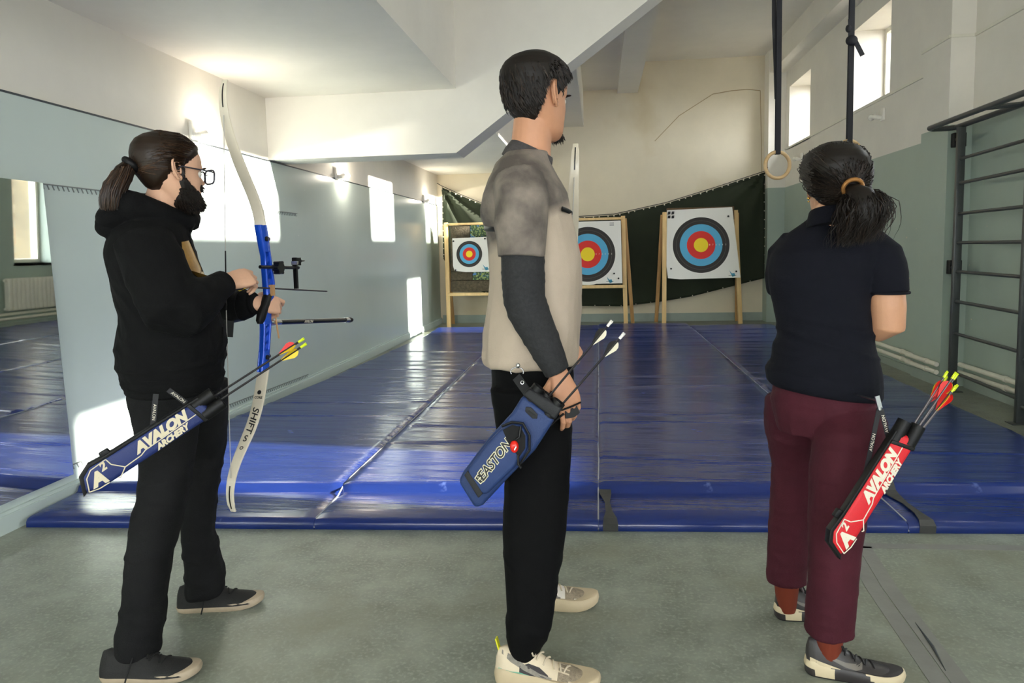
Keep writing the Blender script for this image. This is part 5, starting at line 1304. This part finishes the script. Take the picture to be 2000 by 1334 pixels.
M_qblue = mat('navy_quiver_nylon', (20, 38, 96), .55, bump=(300, .15), var=(10, .12)); M_qred = mat('red_quiver_nylon', (206, 22, 34), .55, bump=(300, .15), var=(10, .08)); M_silverprint = mat('beige_quiver_print', (206, 194, 166), .5)
M_qmid = mat('blue_quiver_nylon', (26, 50, 98), .6, bump=(300, .15), var=(10, .12)); M_qdark = mat('black_quiver_nylon', (20, 20, 24), .65, bump=(300, .15))
plA = Plane((-1.200, 1.782, .757), (.5, -.866, 0), (.727, .42, .54))
qa = avalon_quiver('navy blue quiver with pale lettering hanging at the hip of the ponytailed man', plA, M_qblue, M_silverprint, -.012)
def sling(pl, a, b, par, txt=True, w=.014):
    g = G(); g.bar(a, b, w, .002, up=pl.N); g.obj('strap', M_qdark, par, smooth=False)
    if txt:
        D = (Vector(b)-Vector(a)).normalized(); c = Vector(a).lerp(Vector(b), .5)+pl.N*.002
        text('strap_print', 'AVALON', .011, c, -D if D.z > 0 else D, pl.N.cross(-D if D.z > 0 else D), M_white, par)
sling(plA, plA(.02, .05, -.01), plA(.085, .125, -.015), qa); sling(plA, plA(.13, .05, -.02), plA(.115, .115, -.02), qa)
for k, (v, n) in enumerate(((.020, -.004), (.006, .008))):
    arrow(('upper' if k == 0 else 'lower')+' of the two black arrows with yellow and red vanes in the navy quiver', plA(.487-.004*k, v-.003, n), plA(-.11, .045-.02*k, 0), [M_fy, M_fr, M_fy], M_nock, 'arrows in the navy quiver', roll=.3+k)
# blue zip pocket quiver of the tall man
plB = Plane((-.24, 1.915, .72), (-.05, -1, .06), (.62, 0, .785))
qb = thing('quiver', 'blue pocket quiver with an open zip pouch hanging beside the tall man', 'quiver', plB(0, 0))
slab(plB, [(.150, .078), (.09, .072), (-.01, .080), (-.125, .078), (-.157, .072), (-.186, -.010), (-.165, -.022), (-.08, -.028), (.05, -.040), (.152, -.030)], -.03, .018, 'body', M_qmid, qb, .012)
slab(plB, [(.148, .080), (.176, .077), (.190, -.028), (.150, -.032)], -.032, .020, 'collar', M_qdark, qb, .008)
tubes(plB, [(.192, .056, -.004), (.190, .026, -.012), (.196, -.010, .0)], .05, .019, qb, M_black)
slab(plB, [(.070, .055), (.088, .030), (.075, .0), (.045, -.022), (-.01, -.026), (-.125, -.012), (-.140, .005), (-.122, .066), (-.10, .072), (-.01, .074), (.04, .068)], .012, .040, 'pouch', M_qmid, qb, .010)
slab(plB, [(-.105, .069), (-.122, .069), (-.146, .0), (-.128, -.002)], .036, .0415, 'pouch_base', M_qdark, qb, .002)
slab(plB, [(.073, .050), (.082, .030), (.072, .004), (.045, -.016), (.015, -.018), (.020, .010), (.030, .036), (.045, .062)], .0392, .0412, 'pouch_opening', mat('pouch_inside', (12, 12, 14), .9), qb, .001, 1)
g = G(); zp = [(.05, .070), (.076, .056), (.093, .030), (.079, -.003), (.047, -.028), (-.005, -.031)]; g.tube([plB(u, v, .036) for u, v in zp], .0035, 8); g.obj('zip', M_black, qb)
g = G(); g.tube([plB(.085, .030, .042), plB(.06, .015, .046), (plB(.05, .018, .046))], .003, 6); g.obj('zip_pull', M_black, qb)
g = G(); g.tube([plB(.018, -.012, .042), plB(.0, -.028, .046), plB(-.004, -.040, .044)], .0035, 6); g.obj('zip_pull', M_black, qb)
g = G(); g.sphere(plB(.030, .010, .042), (.012, .010, .017), 14, 10); rb = g.obj('red_key_fob', mat('glossy_red_plastic', (214, 34, 22), .2), qb)
g = G(); g.tube([plB(.036, .006, .052), plB(.026, .004, .053)], .0025, 8); g.obj('fob_clip', M_silver, rb)
slab(plB, [(.130, .052), (.138, .040), (.134, .014), (.124, .008), (.116, .018), (.119, .046)], .018, .021, 'patch', M_qdark, qb, .001)
slab(plB, [(.1285, .040), (.1305, .018), (.1265, .018), (.1245, .040)], .0205, .022, 'buttonhole', M_black, qb, .0005)
M_cream_out = mat('cream_outline', (210, 204, 172), .5)
text('lettering', 'EASTON', .036, plB(-.036, .0285, .0402), plB.U, plB.V, M_cream_out, qb, shear=.3, offset=.0026, sx=.95)
text('lettering', 'EASTON', .036, plB(-.036, .0285, .0406), plB.U, plB.V, M_print, qb, shear=.3, offset=.0005, sx=.95)
g = G(); g.prism([(-.112, .018), (-.110, .042), (-.092, .043), (-.092, .016)], plB(0, 0, .0402), plB.U, plB.V, plB.N, .0008); g.obj('emblem', M_cream_out, qb, smooth=False)
g = G(); g.prism([(-.1095, .020), (-.108, .0395), (-.0942, .0405), (-.0942, .0185)], plB(0, 0, .0406), plB.U, plB.V, plB.N, .0008); g.obj('emblem', M_print, qb, smooth=False)
for a_, b_ in (((-.104, .030), (-.098, .030)), ((-.101, .026), (-.101, .034))): outline_stroke(plB, [a_, b_], .0024, .0412, 'emblem', M_cream_out, qb)
for w_ in ([(-.1075, .030), (-.1045, .033), (-.1045, .027)], [(-.0955, .030), (-.0985, .033), (-.0985, .027)], [(-.101, .0385), (-.104, .0355), (-.098, .0355)], [(-.101, .0205), (-.104, .0235), (-.098, .0235)]):
    g = G(); g.prism(w_, plB(0, 0, .0412), plB.U, plB.V, plB.N, .0006); g.obj('emblem', M_cream_out, qb, smooth=False)
g = G(); g.bar(plB(.155, .072, -.02), plB(.164, .126, -.05), .026, .003, up=plB.N); g.obj('strap', M_qdark, qb, smooth=False)
g = G(); c = plB(.1665, .102, -.03); g.tube([c+(plB.U*math.cos(a)+plB.V*math.sin(a))*.0045 for a in np.linspace(0, 6.283, 15)], .0013, 6); g.obj('eyelet', M_silver, qb)
g = G(); c = plB(.175, .130, -.046); g.tube([c+Vector((.018*math.cos(a), -.002, .013*math.sin(a)+.004)) for a in np.linspace(-.4, 3.6, 18)], .0018, 6); g.sphere(c+Vector((.003, -.004, .022)), (.006, .005, .008), 10, 8); g.obj('belt_clip', M_silver, qb)
for k, (v0, v1, u0) in enumerate(((.013, .004, .456), (-.033, -.012, .450))):
    arrow(('upper' if k == 0 else 'lower')+' of the two black arrows with white nocks in the blue pocket quiver', plB(u0, v0, -.004), plB(-.10, v1+(.024 if k == 0 else .004), -.008), [M_fk, M_fw, M_fk], M_nockw, 'arrows in the blue pocket quiver', roll=2.3, shaft=M_shaft)
# red quiver of the woman
plC = Plane((.738, 1.965, .612), (.16, -.985, .05), (.5, .09, .86))
qc = avalon_quiver('red quiver with white lettering hanging at the hip of the woman', plC, M_qred, M_white, -.006)
qc.location = plC(0, 0)
for o in list(qc.children):      # a slimmer tube than the navy one
    o.data.transform(Matrix.Translation(-Vector((0, 0, 0))))
g = G(); g.bar(plC(.02, .052, -.01), plC(.20, .100, -.03), .013, .002, up=plC.N); g.obj('strap', M_qdark, qc, smooth=False)
g = G(); g.bar(plC(.14, .045, -.015), plC(.20, .094, -.03), .013, .002, up=plC.N); g.obj('strap', M_qdark, qc, smooth=False)
for a_, b_ in ((plC(.02, .052, -.01), plC(.20, .100, -.03)), (plC(.14, .045, -.015), plC(.20, .094, -.03))):
    D = (b_-a_).normalized(); text('strap_print', 'AVALON', .012, a_.lerp(b_, .5)+plC.N*.0018, D, plC.N.cross(D), M_white, qc)
g = G(); g.bar(plC(.215, .115, -.026), plC(.215, .115, -.15), .008, .004, up=plC.U); g.bar(plC(.200, .100, -.026), plC(.225, .125, -.026), .012, .005, up=plC.N); g.tube([plC(.196, .098, -.026), plC(.203, .103, -.026)], .005, 8); g.obj('belt_clip', M_silver, qc)
for k, (u, v, n, c1, c2) in enumerate(((.372, .002, -.004, M_fr, M_fy), (.378, -.012, .008, M_fr, M_fr), (.380, -.024, -.002, M_fr, M_fy), (.362, -.010, -.014, M_fr, M_fr), (.352, -.034, .006, M_fy, M_fr), (.346, -.026, .014, M_fr, M_fy))):
    lab = ['leftmost arrow with lime nock in the red quiver', 'tallest middle arrow with red vanes in the red quiver', 'arrow with lime nock at the right rear of the red quiver', 'arrow half hidden at the back of the red quiver', 'lowest arrow with a yellow vane on the right of the red quiver', 'low arrow with red and yellow vanes at the front of the red quiver'][k]
    arrow(lab, plC(u, v, n), plC(-.15, .030+.003*k, n*.3), [c1, c2, c1], M_nock, 'arrows in the red quiver', r=.0028, shaft=M_shaftg, roll=k*.7)

# ------------------------------------------------------------------ finger tab of the ponytailed man and his arm guard
# ------------------------------------------------------------------ target stands
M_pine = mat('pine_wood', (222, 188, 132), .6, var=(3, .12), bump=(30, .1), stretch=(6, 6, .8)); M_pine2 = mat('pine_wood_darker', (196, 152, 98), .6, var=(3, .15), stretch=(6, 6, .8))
M_foam = mat('dark_foam', (80, 72, 56), .95, var=(26, .5), bump=(40, .8)); M_paper = mat('white_target_paper', (232, 230, 224), .7, bump=(3, .1))
M_straw = mat('layered_foam_edge', (96, 74, 50), .9, var=(30, .4), stretch=(1, 1, 6))
def forest():
    m = mat('forest_print', (60, 84, 60), .8, var=(14, .5)); patches(m, 13, .55, .60, (84, 132, 190)); patches(m, 30, .52, .56, (140, 156, 96)); patches(m, 20, .58, .62, (40, 52, 36)); return m
M_forest = forest()
def target_mat(name, R):
    m = bpy.data.materials.new(name); m.use_nodes = True; nt = m.node_tree; b = nt.nodes['Principled BSDF']; b.inputs['Roughness'].default_value = .65
    tc = nt.nodes.new('ShaderNodeTexCoord'); sp = nt.nodes.new('ShaderNodeSeparateXYZ'); cb = nt.nodes.new('ShaderNodeCombineXYZ'); ln = nt.nodes.new('ShaderNodeVectorMath'); ln.operation = 'LENGTH'
    nt.links.new(tc.outputs['Object'], sp.inputs[0]); nt.links.new(sp.outputs['X'], cb.inputs[0]); nt.links.new(sp.outputs['Z'], cb.inputs[2]); nt.links.new(cb.outputs[0], ln.inputs[0])
    dv = nt.nodes.new('ShaderNodeMath'); dv.operation = 'DIVIDE'; dv.inputs[1].default_value = R; nt.links.new(ln.outputs['Value'], dv.inputs[0])
    r = nt.nodes.new('ShaderNodeValToRGB'); r.color_ramp.interpolation = 'CONSTANT'; nt.links.new(dv.outputs[0], r.inputs[0])
    Y, Rd, B, K, Wt = (240, 212, 34), (214, 44, 34), (84, 168, 208), (44, 40, 38), (232, 230, 224)
    st = [(0, Y), (.200, Rd), (.40, B), (.60, K), (.698, (120, 116, 110)), (.703, K), (.80, Wt), (.898, (176, 174, 168)), (.903, Wt), (.985, (176, 174, 168)), (.99, Wt)]
    el = r.color_ramp.elements
    while len(el) < len(st): el.new(.5)
    for e_, (p, c) in zip(el, st): e_.position = p; e_.color = (*lin(c), 1)
    nt.links.new(r.outputs[0], b.inputs['Base Color']); return m
M_t122 = target_mat('target_print_large', .556); M_t60 = target_mat('target_print_small', .272)
def child_at(name, me, m, parent, loc):
    o = bpy.data.objects.new(name, me); COL.objects.link(o); o.parent = parent; o.location = Vector(loc)-wloc(parent); me.transform(Matrix.Translation(-Vector(loc)))
    me.materials.append(m); return o
def stand(label, ff, fb, tops, board, zb=0):
    """ff front feet (x, y) pair, fb back feet, tops (x, y, z) pair"""
    t = thing('target_stand', label, 'target stand', ((ff[0][0]+ff[1][0])/2, ff[0][1], 0), 'wooden target stands')
    for (x, y), (tx, ty, tz) in zip(ff, tops): g = G(); g.bar((x, y, 0), (tx, ty, tz), .068, .045, up=(0, 1, 0)); g.obj('front_leg', M_pine, t, bevel=.004)
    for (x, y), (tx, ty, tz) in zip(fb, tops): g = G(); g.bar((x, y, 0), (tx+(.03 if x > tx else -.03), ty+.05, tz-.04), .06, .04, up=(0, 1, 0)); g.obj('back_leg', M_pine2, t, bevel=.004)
    x0, x1, y0, y1, z0, z1 = board
    g = G()
    if zb == 0: g.bar((x0-.04, y0-.02, z0-.03), (x1+.04, y0-.02, z0-.03), .05, .05, up=(0, 1, 0)); g.obj('lower_rail', M_pine, t, bevel=.004) if zb == 0 else None
    g = G()
    if zb == 0: g.bar((x0-.02, y1+.02, z1+.02), (x1+.02, y1+.02, z1+.02), .04, .04, up=(0, 1, 0)); g.obj('upper_rail', M_pine, t, bevel=.004) if zb == 0 else None
    return t
def boss(label, x0, x1, z0, z1, y0, y1, blocks):
    """a foam butt leaning back from y0 (bottom) to y1 (top), made of blocks (fx0, fx1, fz0, fz1, material)"""
    t = thing('target_butt', label, 'target butt', ((x0+x1)/2, y0, z0), 'foam target butts')
    for fx0, fx1, fz0, fz1, m in blocks:
        g = G(); a, b = x0+(x1-x0)*fx0+.003, x0+(x1-x0)*fx1-.003; c, d_ = z0+(z1-z0)*fz0+.003, z0+(z1-z0)*fz1-.003
        ya, yb = y0+(y1-y0)*fz0, y0+(y1-y0)*fz1; th = .14
        g.add([(a, ya, c), (b, ya, c), (b, ya+th, c), (a, ya+th, c), (a, yb, d_), (b, yb, d_), (b, yb+th, d_), (a, yb+th, d_)], [(0, 3, 2, 1), (4, 5, 6, 7), (0, 1, 5, 4), (1, 2, 6, 5), (2, 3, 7, 6), (3, 0, 4, 7)])
        g.obj('foam_block', m, t, bevel=.006)
    return t
def paper(label, corners, yf, centres, m, R, pins, marks):
    """corners (x, z) clockwise from top left; yf(z) the front plane"""
    cx = sum(c[0] for c in corners)/len(corners); cz = sum(c[1] for c in corners)/len(corners)
    t = thing('paper_target', label, 'paper target', (cx, yf(cz), cz), 'paper targets')
    g = G(); n = 16; v = []
    tl, tr, br, bl_ = [Vector((c[0], 0, c[1])) for c in corners]
    for i in range(n+1):
        for j in range(n+1):
            p = tl.lerp(tr, j/n).lerp(bl_.lerp(br, j/n), i/n); e = .004*noise.noise(p*2.3)
            if i > n-3 and j < 3: p = p+Vector((.02, 0, .02))*((i-(n-3))/3)*((3-j)/3)*1.2
            v.append((p.x, yf(p.z)-.004-abs(e), p.z))
    o = len(v); v += [(x, y+.003, z) for x, y, z in v]; m1 = n+1; f = []
    for i in range(n):
        for j in range(n): q = i*m1+j; f.append((q, q+m1, q+m1+1, q+1)); f.append((o+q, o+q+1, o+q+m1+1, o+q+m1))
    bd = [j for j in range(n)]+[i*m1+n for i in range(n)]+[n*m1+n-j for j in range(n)]+[(n-i)*m1 for i in range(n)]
    for a, b in zip(bd, bd[1:]+bd[:1]): f.append((a, b, o+b, o+a))
    g.add(v, f)
    sh = g.obj('sheet', M_paper, t)
    for (x, z) in centres:
        N = 64; yy = lambda zz: yf(zz)-.0105; gg = G()
        gg.rings([[Vector((x+R*math.cos(2*math.pi*k/N), yy(z+R*math.sin(2*math.pi*k/N)), z+R*math.sin(2*math.pi*k/N))) for k in range(N)], [Vector((x+R*math.cos(2*math.pi*k/N), yy(z+R*math.sin(2*math.pi*k/N))+.002, z+R*math.sin(2*math.pi*k/N))) for k in range(N)]])
        child_at('printed_rings', gg.mesh(), m, t, (x, yf(z), z))
        for k, s_ in enumerate(('8', '7', '6', '5', '4', '3') if R > .4 else ()): text('ring_number', s_, .035, Vector((x+R*(.27+.1*k), yf(z)-.0125, z)), (1, 0, 0), (0, .19, .98), M_white if k != 9 else M_print, t)
    for x, z in pins: g = G(); g.tube([(x, yf(z)-.022, z), (x, yf(z)-.004, z)], .014, 10); g.obj('pin', M_black, t)
    for kind, x, z in marks:
        if kind == 'logo':   # black square emblem of four shapes
            for dx, dz in ((-.03, .035), (.03, .035), (-.03, -.03), (.03, -.03)):
                g = G(); g.prism([(-.024, -.026), (.02, -.02), (.024, .026), (-.016, .024)], (x+dx, yf(z)-.011, z+dz), (1, 0, 0), (0, 0, 1), (0, -1, 0), .001); g.obj('emblem', M_print, t, smooth=False)
        if kind == 'bird':
            mm = MATS.get('teal_print') or mat('teal_print', (70, 150, 180), .6)
            g = G(); g.prism([(-.05, .06), (-.01, .01), (.03, .015), (.045, -.03), (0, -.045), (-.02, -.01)], (x, yf(z)-.011, z), (1, 0, 0), (0, 0, 1), (0, -1, 0), .001); g.obj('emblem', mm, t, smooth=False)
            g = G(); g.bar((x-.06, yf(z)-.011, z-.02), (x+.06, yf(z)-.011, z-.02), .006, .001, up=(0, 1, 0)); g.obj('emblem', M_print, t, smooth=False)
        if kind == 'lines':
            for q in range(3): g = G(); g.bar((x-.035, yf(z)-.011, z+.02-.02*q), (x+.035, yf(z)-.011, z+.02-.02*q), .008, .001, up=(0, 1, 0)); g.obj('emblem', MATS.get('grey_print') or mat('grey_print', (120, 120, 124), .6), t, smooth=False)
    return t
def yfA(z): return 11.70+.10*(z-.6)
def yfC(z): return 11.74+.11*(z-.75)
stand('small pine target stand at the left beside the green wall', ((-2.49, 11.66), (-1.17, 11.72)), ((-2.56, 12.34), (-1.12, 12.36)), ((-2.535, 11.86, 1.75), (-1.14, 11.92, 1.76)), (-2.46, -1.2, 11.70, 11.82, .59, 1.70), 0)
boss('dark foam butt with printed forest strips behind the small targets', -2.46, -1.22, .60, 1.70, 11.72, 11.83, [(0, 1, 0, .17, M_foam), (0, .3, .17, .31, M_foam), (.3, 1, .17, .31, M_forest), (0, 1, .31, .80, M_foam), (0, .27, .80, 1, M_foam), (.27, 1, .80, 1, M_forest)])
paper('paper sheet with two small target faces on the left stand', ((-2.42, 1.487), (-1.28, 1.51), (-1.28, .925), (-2.41, .925)), lambda z: yfA(z)+.0, [(-2.135, 1.222), (-1.56, 1.22)], M_t60, .216, [(-2.40, 1.44), (-1.87, 1.47), (-2.37, .96)], [('bird', -1.86, .99), ('lines', -1.78, 1.46)])
stand('pine target stand in the middle, half hidden by the tall man', ((-.83, 11.74), (.425, 11.80)), ((-.95, 12.25), (.555, 12.22)), ((-.80, 11.93, 1.78), (.395, 11.97, 1.79)), (-.78, .37, 11.76, 11.88, .68, 1.73), 0)
boss('foam butt behind the middle target face', -.76, .355, .72, 1.70, 11.78, 11.90, [(0, 1, 0, .25, M_straw), (0, 1, .25, .5, M_straw), (0, 1, .5, .75, M_straw), (0, 1, .75, 1, M_straw)])
paper('large round target face on the middle stand, half hidden by the tall man', ((-.74, 1.71), (.355, 1.715), (.37, .70), (-.73, .69)), lambda z: 11.76+.12*(z-.69)/1.04, [(-.183, 1.178)], M_t122, .50, [(.24, .86), (.31, .78)], [('lines', .21, 1.66), ('bird', .17, .75)])
stand('pine target stand at the right with the biggest target', ((1.035, 11.76), (2.275, 11.98)), ((.955, 12.36), (2.30, 12.42)), ((1.06, 11.93, 1.83), (2.20, 12.06, 1.84)), (1.06, 2.20, 11.80, 11.92, .75, 1.86), 1)
boss('layered foam butt behind the right target face', 1.10, 2.163, .79, 1.90, 11.82, 11.96, [(0, 1, 0, .2, M_straw), (0, 1, .2, .4, M_straw), (0, 1, .4, .6, M_straw), (0, 1, .6, .8, M_straw), (0, 1, .8, 1, M_straw)])
paper('large round target face on the right stand, fully in view', ((1.10, 1.862), (2.125, 1.885), (2.235, .76), (1.075, .745)), lambda z: 11.79+.15*(z-.75)/1.1, [(1.628, 1.290)], M_t122, .50, [(2.06, 1.74), (1.15, .92), (2.17, .86)], [('logo', 1.16, 1.78), ('bird', 2.11, .82)])

# ------------------------------------------------------------------ green cloth hung across the back wall
M_tarp = mat('dark_green_canvas', (34, 42, 24), .8, var=(2, .2), bump=(120, .1))
topx = [-2.70, -2.36, -1.96, -1.12, -.34, .26, 1.11, 1.94, 2.72]; topz = [2.385, 2.225, 2.057, 1.84, 1.80, 1.825, 1.99, 2.225, 2.46]
botx = [-2.70, -2.55, -2.36, -1.6, -.36, .38, 1.02, 1.53, 2.2, 2.74]; botz = [1.15, .80, .66, .42, .29, .275, .345, .425, .59, .72]
tt = thing('backstop_cloth', 'dark green canvas backstop hung across the back wall', 'cloth', (0, 12.4, .28))
g = G(); nx, nz = 110, 36; v = []
for i in range(nx+1):
    u = i/nx; xt = -2.70+5.42*u; xb = -2.71+5.46*u; zt = np.interp(xt, topx, topz); zb = np.interp(xb, botx, botz)
    for j in range(nz+1):
        w = j/nz; x = xt+(xb-xt)*w; z = zt+(zb-zt)*w
        # folds fan out from the two pinned top corners
        def fan(cx, cz, k, s_):
            dx, dz = abs(x-cx), cz-z; a = math.atan2(dx, max(.01, dz)); r = math.hypot(dx, dz); return math.sin(a*k)*math.exp(-r/s_)*min(1, r/.25)
        y = 12.36+.05*fan(-2.72, 2.42, 15, 1.3)+.045*fan(2.76, 2.5, 13, 1.3)+.02*noise.noise(Vector((x*.8, z*.6, 2)))
        v.append((x, y, z))
m1 = nz+1; o = len(v); f = []
for i in range(nx):
    for j in range(nz): q = i*m1+j; f.append((q, q+1, q+m1+1, q+m1))
g.add(v, f); cl = g.obj('canvas', M_tarp, tt); md = cl.modifiers.new('t', 'SOLIDIFY'); md.thickness = .003
g = G()
for k in range(46):
    u = (k+.3)/46; i = int(u*nx); p = v[i*m1]; g.sphere((p[0], p[1]-.01, p[2]-.012), .012, 8, 6)
    if k % 2 == 0: p = v[i*m1+nz]; g.sphere((p[0], p[1]-.01, p[2]+.012), .010, 8, 6)
for k in range(12):
    p = v[int((k+.5)/12*nz)]; g.sphere((p[0]+.012, p[1]-.01, p[2]), .010, 8, 6); p = v[nx*m1+int((k+.5)/12*nz)]; g.sphere((p[0]-.012, p[1]-.01, p[2]), .010, 8, 6)
e_ = g.obj('eyelet', M_white, tt); e_['kind'] = 'stuff'
g = G(); g.tube([(-2.79, 12.40, 2.46)]+[(x, 12.375, z+.02) for x, z in zip(topx, topz)]+[(2.73, 12.2, 2.52)], .006, 6); g.obj('hanging_cord', M_strap, tt)
